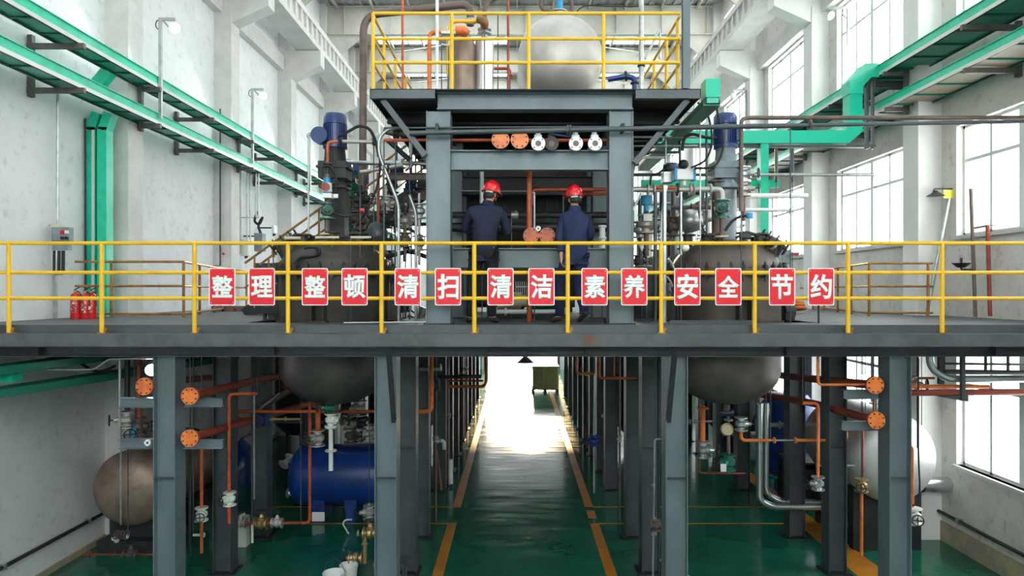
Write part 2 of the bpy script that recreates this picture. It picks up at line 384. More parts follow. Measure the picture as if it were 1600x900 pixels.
# pilasters, corbels
kk = 0
for side in (-1, 1):
    w = XL if side < 0 else XR
    for y in pil:
        kk += 1
        fx = w-side*.42; tx = -6.07 if side < 0 else 6.27
        m = MB().box(w, fx, y, y+.5, 0, 11.4).box(w, w-side*.25, y+.02, y+.48, 11.4, ZT)
        m.prism([(fx+side*.02, 11.0), (tx, 11.42), (tx, 11.88), (w, 11.88), (w, 10.9)], 'y', y+.03, y+.47)
        struct('trim_%d' % kk, m, M['concrete'] if side < 0 else M['pilR'])
    # ring beam
    kk += 1; m = MB()
    for a, c in zip(pil, pil[1:]):
        m.box(w, w-side*.2, a+.5, c, 11.25, 11.7)
    struct('trim_%d' % kk, m, M['concrete'])
    # dirty foot of the walls and the conduit bead on it
    m = MB().box(w, w-side*.03, YN, YF, 0, .35 if side > 0 else .10)
    struct('baseboard_left' if side < 0 else 'baseboard_right', m, M['base'])
# crane runway girders
for side, lab in ((-1, 'left'), (1, 'right')):
    xo = -6.2 if side < 0 else 6.35; xi = -6.85 if side < 0 else 7.0
    m = MB().box(xo, xi, YN, YF-.1, 11.9, 11.98).box(xo-side*.0, xo-side*-.06, YN, YF-.1, 11.98, 12.62).box(xo, xo+side*.3, YN, YF-.1, 12.62, 12.68)
    y = YN
    while y < YF-.2:
        m.box(xo-side*.07, xo+side*.05, y, y+.14, 11.98, 12.58); y += .5
    m.box(xo-side*.09, xo, YN, YF-.1, 12.5, 12.66).box(xo-side*.09, xo, YN, YF-.1, 11.9, 12.06)
    t = top('crane_girder', m, M['concrete'], 'long pale crane runway girder resting on the %s wall brackets' % lab, 'crane girder')
    part('crane_rail', MB().box(xo+side*.12, xo+side*.18, YN, YF-.1, 12.68, 12.8), M['steeld'], t)
# roof rafters and purlins
for i, y in enumerate(pil):
    kk += 1
    m = MB().box(XL, XR, y+.2, y+.22, 14.1, 15.1).box(XL, XR, y+.08, y+.34, 14.06, 14.1).box(XL, XR, y+.08, y+.34, 15.1, 15.14)
    x = XL+.9
    while x < XR: m.box(x-.01, x+.01, y+.1, y+.32, 14.1, 15.1); x += 1.7
    # haunches to the wall
    m.prism([(XL+.25, 12.9), (XL+1.7, 14.1), (XL+.25, 14.1)], 'y', y+.18, y+.24).prism([(XR-.25, 12.9), (XR-1.7, 14.1), (XR-.25, 14.1)], 'y', y+.18, y+.24)
    struct('trim_%d' % kk, m, M['rafter'])
m = MB(); x = XL+.6
while x < XR:
    m.box(x, x+.06, YN, YF, ZT-.17, ZT-.04); x += 1.35
kk += 1; struct('trim_%d' % kk, m, M['rafter'])
# diagonal roof bracing rods
m = MB()
for a in (26.4, 30.95):
    m.cyl((-5.5, a, 14.9), (5.5, a+4.5, 14.9), .03); m.cyl((5.5, a, 14.9), (-5.5, a+4.5, 14.9), .03)
kk += 1; struct('trim_%d' % kk, m, M['galv'])
# wall foot conduits (both sides)
for w, s_, lab in ((XL, -1, 'left'), (XR, 1, 'right')):
    m = MB().tube([(w-s_*.06, 1.0, .52), (w-s_*.06, 39.5, .52)], .03)
    t = top('conduit_pipe', m, M['dark'], 'dark conduit running along the foot of the %s wall' % lab, 'pipe')
    cl = MB()
    for y in range(8, 39, 2): cl.box(w, w-s_*.1, y, y+.05, .48, .56)
    part('clamp', cl, M['galv'], t)['kind'] = 'stuff'

# ------------------------------------------------------------------ floor markings
def fl(name, m, label): return top(name, m, M['yline'], label, 'floor marking')
YA = 4.45*1100/(818-455); YB = 4.45*1100/(792-455)
lx = -1.16; rx = 1.565; lw = .17
fl('floor_marking', MB().box(lx-lw, lx, 5, YA, .001, .004).box(lx-1.0, lx, YA-.03, YA+.03, .001, .0045), 'orange aisle line on the floor, near stretch left of the aisle')
fl('floor_marking', MB().box(lx-lw, lx, YB, 39, .001, .004).box(lx-1.0, lx, YB-.03, YB+.03, .001, .0045), 'orange aisle line on the floor, far stretch left of the aisle')
fl('floor_marking', MB().box(rx-lw, rx, 5, YA, .001, .004).box(rx, 6.6, YA-.03, YA+.03, .001, .0045), 'orange aisle line on the floor, near stretch right of the aisle')
fl('floor_marking', MB().box(rx-lw, rx, YA+.15*2, YB-.12*2, .001, .004), 'short orange dash on the floor between the two right aisle lines')
fl('floor_marking', MB().box(rx-lw, rx, YB, 39, .001, .004).box(rx, 5.6, YB-.03, YB+.03, .001, .0045), 'orange aisle line on the floor, far stretch right of the aisle')
def q(px, py): D = 4.45*1100/(py-VY); return (X(px, D), D)
m = MB(); a, b_, c, d = q(1398, 905), q(1345, 905), q(1160, 742), q(1172, 738)
m.prism([a, b_, c, d], 'z', .001, .004)
fl('floor_marking', m, 'wide orange line slanting across the floor on the right side')
fl('floor_marking', MB().box(-5.2, lx-1.0, YA-.03, YA+.03, .001, .004), 'thin orange cross line on the floor below the blue tank')
fl('floor_marking', MB().box(-5.2, lx-1.0, YB-.03, YB+.03, .001, .004), 'thin orange cross line on the floor behind the blue tank legs')

# ------------------------------------------------------------------ steel platform (main deck)
CX = [-4.64, -1.73, 2.1, 5.04]
RY = [9.4, 11.2, 12.8, 15.8, 17.5, 19.2, 21.0, 22.8, 24.8, 27.0, 29.5]
DY0, DY1 = 9.0, 30.0
VES = [(-2.77, 10.72), (3.17, 10.72), (-3.3, 14.85), (3.25, 14.85)]
m = MB(); hs = .98
plate = thing('deck_platform', 'grey steel platform deck spanning the whole hall at mid height', 'platform', (0, 9.0, 3.6))
def deckbox(x0, x1, y0, y1): m.box(x0, x1, y0, y1, DECK-.012, DECK)
yb = [DY0, 10.72-hs, 10.72+hs, 14.85-hs, 14.85+hs, DY1]
deckbox(XL+.01, XR-.01, yb[0], yb[1]); deckbox(XL+.01, XR-.01, yb[2], yb[3]); deckbox(XL+.01, XR-.01, yb[4], yb[5])
for (a, c, xa, xb) in ((yb[1], yb[2], -2.77, 3.17), (yb[3], yb[4], -3.3, 3.25)):
    deckbox(XL+.01, xa-hs, a, c); deckbox(xa+hs, xb-hs, a, c); deckbox(xb+hs, XR-.01, a, c)
part('deck_plate', m, M['deck'], plate)
part('edge_kerb', MB().box(XL+.01, XR-.01, 8.995, 9.01, 3.90, DECK+.005), M['steel'], plate)
part('edge_channel', MB().box(XL+.01, XR-.01, 8.8, 9.0, 3.90, 3.915).box(XL+.01, XR-.01, 8.8, 8.815, 3.765, 3.9).box(XL+.01, XR-.01, 8.8, 9.0, 3.755, 3.767), M['deck'], plate)
fb = MB().ibeam((XL+.01, 9.35, 3.745), (XR-.01, 9.35, 3.745), .22, .31)
for x in [-6.3, -3.2, -.4, .9, 3.55, 6.3]: fb.box(x-.006, x+.006, 9.25, 9.45, 3.6, 3.89)
part('front_girder', fb, M['steel'], plate)
for y in RY[1:]:
    g = MB()
    if y == 11.2 or y == 12.8: g.ibeam((XL+.01, y+.6 if y > 12 else y+.65, 3.78), (XR-.01, y+.6 if y > 12 else y+.65, 3.78), .18, .26) if False else g.ibeam((XL+.01, y, 3.86), (XL+1.7, y, 3.86), .18, .26).ibeam((-1.9, y, 3.86), (2.2, y, 3.86), .18, .26).ibeam((4.3, y, 3.86), (XR-.01, y, 3.86), .18, .26)
    else: g.ibeam((XL+.01, y, 3.86), (XR-.01, y, 3.86), .18, .26)
    part('cross_beam', g, M['steeld'], plate)
for x in CX+[XL+.3, XR-.3]:
    part('long_beam', MB().ibeam((x, 9.46, 3.84), (x, DY1, 3.84), .16, .28), M['steeld'], plate)
jo = MB()
for x in [-6.1,-5.6,-3.9,-.9,.2,1.2,4.3,5.7,6.4]:
    jo.box(x-.03, x+.03, 9.46, DY1, 3.9, 4.0)
part('joist', jo, M['steeld'], plate)['kind'] = 'stuff'
for x in (-1.62, 1.99):
    part('brace', MB().bar((x, 8.86, 3.76), (x, 9.28, 2.72), .07, .03, (0,1,0)), M['steeld'], plate)
posn = ['outer left line', 'inner left line beside the aisle', 'inner right line beside the aisle', 'outer right line']
for j, y in enumerate(RY):
    for i, x in enumerate(CX):
        t = .012; w = .29 if j == 0 else .28; d = .30; h = 3.59 if j == 0 else 3.70
        m = MB().box(x-w/2, x-w/2+t, y-d/2, y+d/2, .02, h).box(x+w/2-t, x+w/2, y-d/2, y+d/2, .02, h).box(x-w/2+t, x+w/2-t, y-.06, y-.048, .02, h)
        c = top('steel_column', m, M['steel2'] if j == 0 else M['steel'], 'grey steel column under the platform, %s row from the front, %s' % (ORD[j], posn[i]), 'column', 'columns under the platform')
        part('base_plate', MB().box(x-.2, x+.2, y-.2, y+.2, 0, .02), M['steeld'], c)
        if j == 0: part('cap_plate', MB().box(x-w/2, x+w/2, y-d/2, y+d/2, h, h+.008), M['steeld'], c)
        if j < 2: part('weld_seam', MB().box(x-w/2+t, x+w/2-t, y-d/2+.01, y-.06, 1.98, 1.985), M['steel'], c)

# ------------------------------------------------------------------ gantry tower
GX = [-1.038, 1.37]; TZ = 7.06
GR = [9.4, 11.4, 13.6]
for j, y in enumerate(GR):
    for i, x in enumerate(GX):
        w, t, d = .316, .012, .30
        m = MB().box(x-w/2, x-w/2+t, y-d/2, y+d/2, DECK+.015, 6.82).box(x+w/2-t, x+w/2, y-d/2, y+d/2, DECK+.015, 6.82).box(x-w/2+t, x+w/2-t, y-d/2+.03, y-d/2+.042, DECK+.015, 6.82)
        c = top('tower_column', m, M['steel2'], 'grey steel tower column standing on the deck, %s row, %s side of the workers' % (ORD[j], ['left', 'right'][i]), 'column', 'columns of the upper tower')
        part('base_plate', MB().box(x-w/2-.03, x+w/2+.03, y-.2, y+.2, DECK, DECK+.015), M['steeld'], c)
tw = thing('upper_platform', 'dark steel upper platform carried by the tower columns above the workers', 'platform', (.2, 9.1, 6.83))
PX0, PX1, PY0, PY1 = -1.9, 2.37, 9.08, 14.2
part('deck_plate', MB().box(PX0, PX1, PY0, PY1, TZ-.01, TZ), M['steeld'], tw)
part('front_girder', MB().ibeam((-1.05, 9.3, 6.945), (1.52, 9.3, 6.945), .2, .23), M['steel2'], tw)
part('edge_channel', MB().box(PX0, -1.06, 9.08, 9.09, 6.95, TZ).box(1.53, PX1, 9.08, 9.09, 6.95, TZ).box(PX0, -1.06, 9.08, 9.15, 6.94, 6.95).box(1.53, PX1, 9.08, 9.15, 6.94, 6.95)
     .box(PX0, PX0+.01, 9.08, PY1, 6.95, TZ).box(PX1-.01, PX1, 9.08, PY1, 6.95, TZ).box(PX0, PX1, PY1-.01, PY1, 6.9, TZ), M['steel'], tw)
for y in (10.2, 11.4, 12.5, 13.6): part('cross_beam', MB().ibeam((PX0+.02, y, 6.96), (PX1-.02, y, 6.96), .12, .16), M['steeld'], tw)
for x in GX: part('long_beam', MB().ibeam((x, 9.45, 6.88), (x, PY1-.02, 6.88), .14, .2), M['steeld'], tw)
for y in (9.2, 11.4, 13.6):
    part('brace', MB().bar((-1.75, y, 6.94), (-1.2, y, 6.22), .075, .09, (0,1,0)), M['steel'], tw)
    part('brace', MB().bar((2.22, y, 6.94), (1.53, y, 6.12), .075, .09, (0,1,0)), M['steel'], tw)
# tie beams between the tower columns
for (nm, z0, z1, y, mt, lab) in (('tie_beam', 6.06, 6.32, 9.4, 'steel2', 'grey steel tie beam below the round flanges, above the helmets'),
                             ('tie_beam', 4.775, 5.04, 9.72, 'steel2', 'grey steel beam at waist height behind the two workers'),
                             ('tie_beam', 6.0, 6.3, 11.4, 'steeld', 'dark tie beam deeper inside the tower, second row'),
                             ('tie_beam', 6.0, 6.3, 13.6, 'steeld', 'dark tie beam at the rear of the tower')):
    x0, x1 = GX[0]+.158, GX[1]-.158
    m = MB().ibeam((x0, y, (z0+z1)/2), (x1, y, (z0+z1)/2), .16, z1-z0)
    top(nm, m, M[mt], lab, 'beam')
# dark cladding and tanks inside the tower
m = MB().box(-.86, 1.19, 12.0, 12.03, 4.3, 6.6).box(-.86, -.8, 12.0, 12.03, DECK, 4.3).box(1.13, 1.19, 12.0, 12.03, DECK, 4.3)
for i in range(14): m.box(-.86+i*.15, -.80+i*.15, 11.97, 12.0, 4.3, 6.6)
for z in (5.2, 5.7, 6.2): m.box(-.86, 1.19, 11.95, 11.97, z, z+.05)
top('cladding_panel', m, M['steeld'], 'dark ribbed metal panel inside the tower behind the workers', 'panel')
# ------------------------------------------------------------------ yellow railings
def rail_run(name, pts, h, mids, label, mt='yellow', r=.024, posts=None, base=0, foot=True, pr=None, group=None):
    """pts: list of rail corner points (at foot level)"""
    a = Vector(pts[0]); t = thing(name, label, 'railing', a, group)
    pr = pr or r*1.15
    for z in [h]+mids:
        part('top_rail' if z == h else 'mid_rail', MB().tube([Vector(p)+Vector((0,0,z)) for p in pts], r, bend=.001), M[mt], t)
    for p in posts:
        p = Vector(p)
        o = part('post', MB().cyl(p, p+Vector((0,0,h)), pr), M[mt], t)
        if foot: part('foot_plate', MB().box(p.x-.045, p.x+.055, p.y-.03, p.y+.06, p.z, p.z+.012).bar(p+Vector((.02,0,.0)), p+Vector((.06,0,.07)), .01, .03), M['yrust'], o)
    return t
pxs = [14, 159, 304, 450, 596, 741, 887, 1033, 1179, 1325, 1472]
pxs = [pxs[0]-146]+pxs+[1618]
yr = 8.9; zb = 3.916
rail_run('safety_railing', [(XL+.02, yr, zb), (XR-.02, yr, zb)], 5.057-zb, [4.685-zb, 4.36-zb],
         'long yellow tube railing along the front edge of the deck', posts=[(X(p, yr), yr, zb) for p in pxs if XL < X(p, yr) < XR])
# upper platform railings
yu = 9.12
rail_run('safety_railing', [(X(583, yu), yu, TZ), (X(1062, yu), yu, TZ)], .99, [.66, .35], 'yellow railing along the front of the upper platform', posts=[(X(p, yu), yu, TZ) for p in (583, 706, 826, 943)], r=.021, foot=False)
rail_run('safety_railing', [(-1.87, yu+.06, TZ), (-1.87, 14.1, TZ)], .97, [.66, .35], 'yellow side railing receding on the left of the upper platform', posts=[(-1.87, y, TZ) for y in (9.9, 10.8, 11.8, 12.9, 14.0)], r=.02, foot=False)
rail_run('safety_railing', [(2.12, yu+.06, TZ), (2.12, 14.1, TZ)], .97, [.66, .35], 'yellow side railing receding on the right of the upper platform', posts=[(2.12, y, TZ) for y in (9.3, 10.0, 10.9, 12.0, 13.0, 14.0)], r=.02, foot=False)
top('lifting_post', MB().ibeam((2.18, 9.1, TZ), (2.18, 9.1, 8.36), .09, .1, up=(0,1,0)).box(2.05, 2.31, 9.04, 9.16, 8.36, 8.38), M['steel2'], 'grey steel post at the right front corner of the upper platform', 'post')
# brown guard rails at the back of the deck
D = 11.6; z = DECK
rail_run('guard_railing', [(XL+.1, D, z), (X(287, D), D, z), (X(330, 14.0), 14.0, z), (X(385, 17.4), 17.4, z)], .92, [.52, .06], 'rusty ochre guard railing around the opening by the left wall', mt='yrust', r=.02,
         posts=[(X(174, D), D, z), (X(287, D), D, z), (X(312, 12.9), 12.9, z), (X(335, 14.3), 14.3, z), (X(360, 15.8), 15.8, z), (X(385, 17.4), 17.4, z)], foot=False)
D = 12.2
rail_run('guard_railing', [(XR-.1-.3, D, z), (X(1358, D), D, z), (X(1240, 20), 20, z)], .92, [.52, .06], 'rusty ochre guard railing near the right wall windows', mt='yrust', r=.02,
         posts=[(X(1450, D), D, z), (X(1358, D), D, z), (X(1330, 13.3), 13.3, z), (X(1309, 14.4), 14.4, z), (X(1288, 15.8), 15.8, z), (X(1270, 17.1), 17.1, z)], foot=False)

# ------------------------------------------------------------------ fourteen signs
def sign(px, ch, i):
    y = 8.862; w, h, t = .33, .47, .003; r = .022
    xc = X(px, y); zc = Z(448, y)
    def rr(w, h, r):
        pts = []
        for cx, cy, a0 in ((w/2-r, h/2-r, 0), (-w/2+r, h/2-r, 90), (-w/2+r, -h/2+r, 180), (w/2-r, -h/2+r, 270)):
            for k in range(6): a = math.radians(a0+k*18); pts.append((cx+r*math.cos(a), cy+r*math.sin(a)))
        return pts
    words = {'整理': ('tidy', 0)}
    root = top('safety_sign', MB().prism([(xc+a, zc+b) for a, b in rr(w, h, r)], 'y', y, y+t), M['white'], 'x', 'sign', 'red safety signs on the front railing')
    part('red_face', MB().prism([(xc+a, zc+b) for a, b in rr(w-.022, h-.022, r*.8)], 'y', y-.0006, y), M['signred'], root)
    cu = bpy.data.curves.new('t', 'FONT'); cu.body = ch; cu.size = .30; cu.align_x = 'CENTER'; cu.bevel_depth = .0115; cu.bevel_resolution = 0; cu.resolution_u = 3
    to = bpy.data.objects.new('t', cu); COL.objects.link(to); bpy.context.view_layer.update()
    me = bpy.data.meshes.new_from_object(to.evaluated_get(bpy.context.evaluated_depsgraph_get())); bpy.data.objects.remove(to)
    xs_ = [v.co.x for v in me.vertices]; ys_ = [v.co.y for v in me.vertices]
    cx, cy = (min(xs_)+max(xs_))/2, (min(ys_)+max(ys_))/2; sc = min(.275/(max(xs_)-min(xs_)), .335/(max(ys_)-min(ys_)))
    sx_ = .275/(max(xs_)-min(xs_)); sy_ = .335/(max(ys_)-min(ys_)); sx_ = min(sx_, sc*1.1); sy_ = min(sy_, sc*1.12)
    o = Vector(root['_o'])
    for v in me.vertices: v.co = Vector(((v.co.x-cx)*sx_, -v.co.z*.06, (v.co.y-cy)*sy_))+Vector((xc, y-.0014, zc))-o
    me.materials.append(M['white']); me.name = 'character'
    c = bpy.data.objects.new('character', me); COL.objects.link(c); c.parent = root
    for sx_ in (-1, 1):
        for sz in (-1, 1): part('screw', MB().cyl((xc+sx_*(w/2-.03), y-.003, zc+sz*(h/2-.035)), (xc+sx_*(w/2-.03), y, zc+sz*(h/2-.035)), .006, n=8), M['galv'], root)
    return root
chars = '整理整顿清扫清洁素养安全节约'
spx = [347, 409, 492, 554, 637, 700, 782, 846, 929, 991, 1074, 1138, 1222, 1283]
desc = ['leftmost sign, first in the row', 'second sign from the left', 'third sign from the left', 'fourth sign from the left', 'fifth sign from the left',
 'sixth sign, in front of the left tower column', 'seventh sign, in front of the left worker\'s legs', 'eighth sign, between the two workers', 'ninth sign, in front of the right worker\'s legs', 'tenth sign, in front of the right tower column', 'eleventh sign, left part of the right vessel', 'twelfth sign, middle of the right vessel', 'thirteenth sign, right edge of the right vessel', 'rightmost sign, last in the row']
for i, (p, ch) in enumerate(zip(spx, chars)):
    s_ = sign(p, ch, i); s_['label'] = 'red sign with white character %s, %s' % (ch, desc[i])
# ------------------------------------------------------------------ process equipment helpers
def flange_m(m, p, ax, R, t=.022, nb=8, hole=None):
    p = Vector(p); u, v, a = frame(ax)
    m.lathe([(R-.003, -t/2), (R, -t/2+.003), (R, t/2-.003), (R-.003, t/2)], p, a, 24)
    for i in range(nb):
        d = (u*math.cos(2*PI*(i+.5)/nb)+v*math.sin(2*PI*(i+.5)/nb))*R*.8
        m.cyl(p+d-a*(t/2+.008), p+d+a*(t/2+.008), R*.07, n=6)
    return m
def add_flange(root, p, ax, R, mt, t=.022):
    return part('flange', flange_m(MB(), p, ax, R, t), M[mt], root)
def add_valve(root, p, ax, r, mt, wheel=(0,0,1), wmt=None, L=None):
    """globe / gate valve centred on p along ax"""
    p = Vector(p); a = Vector(ax).normalized(); w = Vector(wheel).normalized(); L = L or r*4.2
    m = MB().lathe([(0,-L/2), (r*2.0, -L/2), (r*2.0, -L/2+.018), (r*1.05, -L/2+.02), (r*1.1, -L/4), (r*1.75, -L/9), (r*1.75, L/9), (r*1.1, L/4), (r*1.05, L/2-.02), (r*2.0, L/2-.018), (r*2.0, L/2), (0, L/2)], p, a, 16)
    m.lathe([(r*1.3, r*.8), (r*1.3, r*2.0), (r*.8, r*2.05), (r*.55, r*3.1), (0, r*3.1)], p, w, 12)
    b = part('valve', m, M[mt], root)
    h = MB().cyl(p+w*r*3, p+w*r*4.3, r*.16, n=6).ring(p+w*r*4.1, w, r*1.35, r*.17, 18, 6)
    u, v, _ = frame(w)
    h.bar(p+w*r*4.1-u*r*1.3, p+w*r*4.1+u*r*1.3, r*.25, r*.2, w).bar(p+w*r*4.1-v*r*1.3, p+w*r*4.1+v*r*1.3, r*.25, r*.2, w)
    part('handwheel', h, M[wmt or 'dark'], b)
    return b
def support(t, pts, r):
    lo = min(pts, key=lambda q_: q_.z); hi = max(pts, key=lambda q_: q_.z); a = b_ = None
    if abs(lo.x) > 6.3 and lo.z > DECK:
        m_ = pts[len(pts)//2]; a = Vector(m_); b_ = Vector((XL if m_.x < 0 else XR, m_.y, m_.z))
        if abs(a.x-b_.x) < .08: return
    else:
        near = [min(math.hypot(q_.x-vx, q_.y-vy) for vx, vy in VES) < .8 for q_ in (lo, hi)]
        if hi.z < 3.72:
            if lo.z < .1 or hi.z > 3.55 or near[1]: return
            a = Vector(hi); b_ = Vector((hi.x, hi.y, 3.99))
        elif lo.z < DECK or lo.y < 9.32: return
        elif lo.z < 6.9:
            if lo.z-DECK < .1 or (hi.z > 6.8 and PX0_ < hi.x < PX1_): return
            a = Vector(lo); b_ = Vector((lo.x, lo.y, 4.85 if near[0] else DECK))
            if b_.z > a.z-.05: return
        else:
            if lo.z-TZ_ < .1 or not (PX0_ < lo.x < PX1_): return
            a = Vector(lo); b_ = Vector((lo.x, lo.y, TZ_))
    part('support_rod', MB().cyl(a, b_, .009, n=6), M['steel'], t)
PX0_, PX1_, TZ_ = -1.9, 2.37, 7.06
def pipe(label, pts, r, mt, fl=(), va=(), bend=None, name='process_pipe', cat='pipe', group=None, n=12):
    pts = [Vector(q_) for q_ in pts]
    t = top(name, MB().tube(pts, r, bend, n), M[mt], label, cat, group)
    support(t, pts, r)
    for f in fl: add_flange(t, f[0], f[1], f[2] if len(f) > 2 else r*1.9, f[3] if len(f) > 3 else mt)
    for v in va: add_valve(t, v[0], v[1], v[2] if len(v) > 2 else r, v[3] if len(v) > 3 else 'stain', v[4] if len(v) > 4 else (1,0,0))
    return t
def pp(D, *xy): return [P(a, b, D) for a, b in xy]
def px_pipe(label, D, xy, w, mt, fl=(), va=(), **k):
    """pipe whose outline was measured on the photograph at depth D, w = width"""
    r = w/2*D/FP
    return pipe(label, pp(D, *xy), r, mt, [(P(f[0], f[1], D), f[2], f[3]*D/FP if len(f) > 3 else r*1.9, f[4] if len(f) > 4 else mt) for f in fl],
                [(P(v[0], v[1], D), v[2], (v[3]*D/FP if len(v) > 3 else r), v[4] if len(v) > 4 else 'stain', v[5] if len(v) > 5 else (1,0,0)) for v in va], **k)
def rot_copies(o, n, a0=0.0, z=None):
    for i in range(1, n):
        c = o.copy(); COL.objects.link(c); c.rotation_euler = (0, 0, 2*PI*i/n+a0)
        for g in o.children:
            d = g.copy(); COL.objects.link(d); d.parent = c
    return o
def cable(label, pts, r=.012, mt='black', name='cable', group=None):
    # smooth curve through points
    P_ = [Vector(p) for p in pts]; out = []
    for i in range(len(P_)-1):
        p0 = P_[max(i-1,0)]; p1 = P_[i]; p2 = P_[i+1]; p3 = P_[min(i+2, len(P_)-1)]
        for k in range(8):
            t = k/8; out.append(.5*((2*p1)+(p2-p0)*t+(2*p0-5*p1+4*p2-p3)*t*t+(3*p1-p0-3*p2+p3)*t**3))
    out.append(P_[-1])
    return top(name, MB().tube(out, r, .0001, 8), M[mt], label, 'cable', group)

# ------------------------------------------------------------------ reactors
def motor_parts(root, x, y, z0, z1, rm, zg0, mt, gm, side):
    """vertical finned motor from z0 to z1, gearbox from zg0 to z0"""
    m = MB().lathe([(rm*.55, z0), (rm*1.02, z0), (rm*1.02, z0+.05), (rm*.86, z0+.06), (rm*.86, z1-.16), (rm*.98, z1-.155), (rm*.98, z1-.04), (rm*.85, z1), (0, z1)], (x, y, 0), (0,0,1), 24)
    for i in range(28):
        a = 2*PI*i/28; c, s_ = math.cos(a), math.sin(a)
        m.bar((x+c*rm*.93, y+s_*rm*.93, z0+.07), (x+c*rm*.93, y+s_*rm*.93, z1-.17), .008, rm*.16, (c, s_, 0))
    mo = part('motor', m, M[mt], root)
    part('terminal_box', MB().cyl((x+side*rm*1.1, y-.2, z0+.17), (x+side*rm*1.1, y-.04, z0+.17), .125 if side < 0 else .02, n=20).box(x+side*rm*.7, x+side*rm*1.15, y-.15, y+.0, z0+.1, z0+.28), M[mt], mo)
    h = z0-zg0; w = rm*1.18
    g = MB().box(x-w, x+w, y-w*.9, y+w*.9, zg0+.10, z0-h*.38).box(x-w*1.12, x+w*1.12, y-w, y+w, zg0+h*.44, zg0+h*.5).cyl((x, y, z0-h*.4), (x, y, z0), w*.8, w*.72, 20).cyl((x, y, zg0), (x, y, zg0+.12), w*.62, n=20)
    g.lathe([(w*1.15, zg0+.0), (w*1.15, zg0+.03)], (x, y, 0), (0,0,1), 24)
    for sx in (-1, 1):
        for k in range(3): g.cyl((x+sx*w*.9, y-w+.02+k*w*.9, zg0+.4*h), (x+sx*w*.9, y-w+.02+k*w*.9, zg0+.56*h), .014, n=6)
    part('gearbox', g, M[gm], root)
def reactor(x, y, r, label, ped='cyl', gm='gear', side=-1, vm='vessel'):
    root = thing('reactor_vessel', label, 'vessel', (x, y, 2.74)); o = (x, y, 0)
    zf = 4.72
    pr = [(r*math.sin(PI/2*i/9), 3.3-.56*math.cos(PI/2*i/9)) for i in range(10)]+[(r, zf-.05), (r+.07, zf-.045), (r+.07, zf)]
    part('body', MB().lathe(pr, o, (0,0,1), 48), M[vm], root)
    pr = [(r+.07, zf+.004), (r+.07, zf+.05), (r*.995, zf+.055)]+[(r*math.cos(PI/2*i/10), zf+.06+.46*math.sin(PI/2*i/10)) for i in range(11)]
    part('lid', MB().lathe(pr, o, (0,0,1), 48), M[vm], root)
    R = r+.055
    cl = MB().box(x-.02, x+.02, y-R-.03, y-R+.03, zf-.08, zf+.10).cyl((x, y-R, zf-.14), (x, y-R, zf+.15), .011, n=6).cyl((x, y-R, zf+.10), (x, y-R, zf+.125), .02, n=6)
    rot_copies(part('clamp', cl, M['dark'], root), 32)
    lg = MB().box(x-.09, x-.075, y-r-.17, y-r+.03, DECK+.02, DECK+.32).box(x+.075, x+.09, y-r-.17, y-r+.03, DECK+.02, DECK+.32).box(x-.12, x+.12, y-r-.19, y-r+.03, DECK+.0, DECK+.02).box(x-.1, x+.1, y-r-.1, y-r+.03, DECK+.32, DECK+.335)
    rot_copies(part('support_lug', lg, M['vessel'], root), 4)
    # collar plate round the opening in the deck
    part('deck_collar', MB().lathe([(r+.01, DECK-.05), (r+.04, DECK-.05), (r+.04, DECK+.0), (r+.01, DECK+.0)], o, (0,0,1), 48), M['steeld'], root)
    # agitator stand
    zc = zf+.5
    if ped == 'cyl':
        part('agitator_stand', MB().lathe([(.26, zc-.06), (.26, zc-.02), (.175, zc), (.165, 5.98), (.27, 6.0), (.27, 6.05), (.14, 6.05)], o, (0,0,1), 28), M['gear'], root)
    else:
        m = MB().box(x-.36, x+.36, y-.2, y+.25, zc-.08, zc+.03).box(x-.32, x+.32, y-.24, y+.24, zc+.03, zc+.06)
        m.box(x-.05, x+.17, y-.12, y+.15, zc+.06, 6.03).box(x-.2, x+.2, y-.2, y+.2, 6.0, 6.05)
        part('agitator_stand', m, M['steeld'], root)
    motor_parts(root, x, y, 6.62, 7.14, .178, 6.05, 'mblue', gm, side)
    # bottom outlet nozzle and lid nozzles
    b = MB().cyl((x, y, 2.62), (x, y, 2.8), .06); flange_m(b, (x, y, 2.62), (0,0,1), .12); part('outlet_nozzle', b, M['vessel'], root)
    for (dx, dy, h, rr) in ((-.38, -.35, .14, .07), (.42, -.3, .16, .08), (.1, -.55, .18, .06), (-.55, .1, .2, .07), (.55, .25, .2, .08), (0, .55, .15, .1)):
        zz = zf+.06+.46*math.sqrt(max(0, 1-(dx*dx+dy*dy)/(r*r)))
        nz = MB().cyl((x+dx, y+dy, zz-.04), (x+dx, y+dy, zz+h), rr); flange_m(nz, (x+dx, y+dy, zz+h), (0,0,1), rr*1.75)
        part('nozzle', nz, M['vessel'], root)
    # tilted manhole with swing bolts
    for sgn, mx_ in ((-1, -.72), (1, .68)):
        if (sgn == 1) != (side == -1 and False or side == 1): continue
        c = Vector((x+mx_*.92, y-.15, zf+.38)); ax = Vector((sgn*.5, -.1, .86)).normalized(); u, v, a = frame(ax)
        mh = MB().cyl(c-a*.12, c+a*.10, .17, n=20).lathe([(.21, .08), (.21, .12), (.12, .16), (0, .17)], c, ax, 20)
        mo = part('manhole', mh, M['vessel'], root)
        sb = MB()
        for i in range(10):
            d = (u*math.cos(2*PI*i/10)+v*math.sin(2*PI*i/10))*.215; sb.cyl(c+d+a*.0, c+d+a*.2, .013, n=6)
        part('swing_bolt', sb, M['dark'], mo)
    return root
r1 = reactor(-2.77, 10.72, .82, 'dark steel reactor vessel left of the tower, front row, with square agitator stand', 'box', 'steeld', -1)
r2 = reactor(3.17, 10.72, .80, 'brown steel reactor vessel right of the tower, front row, with round grey agitator stand', 'cyl', 'gear', 1, 'vesselb')
r3 = reactor(-3.3, 14.85, .86, 'dark reactor vessel standing behind the left front reactor', 'box', 'steeld', -1)
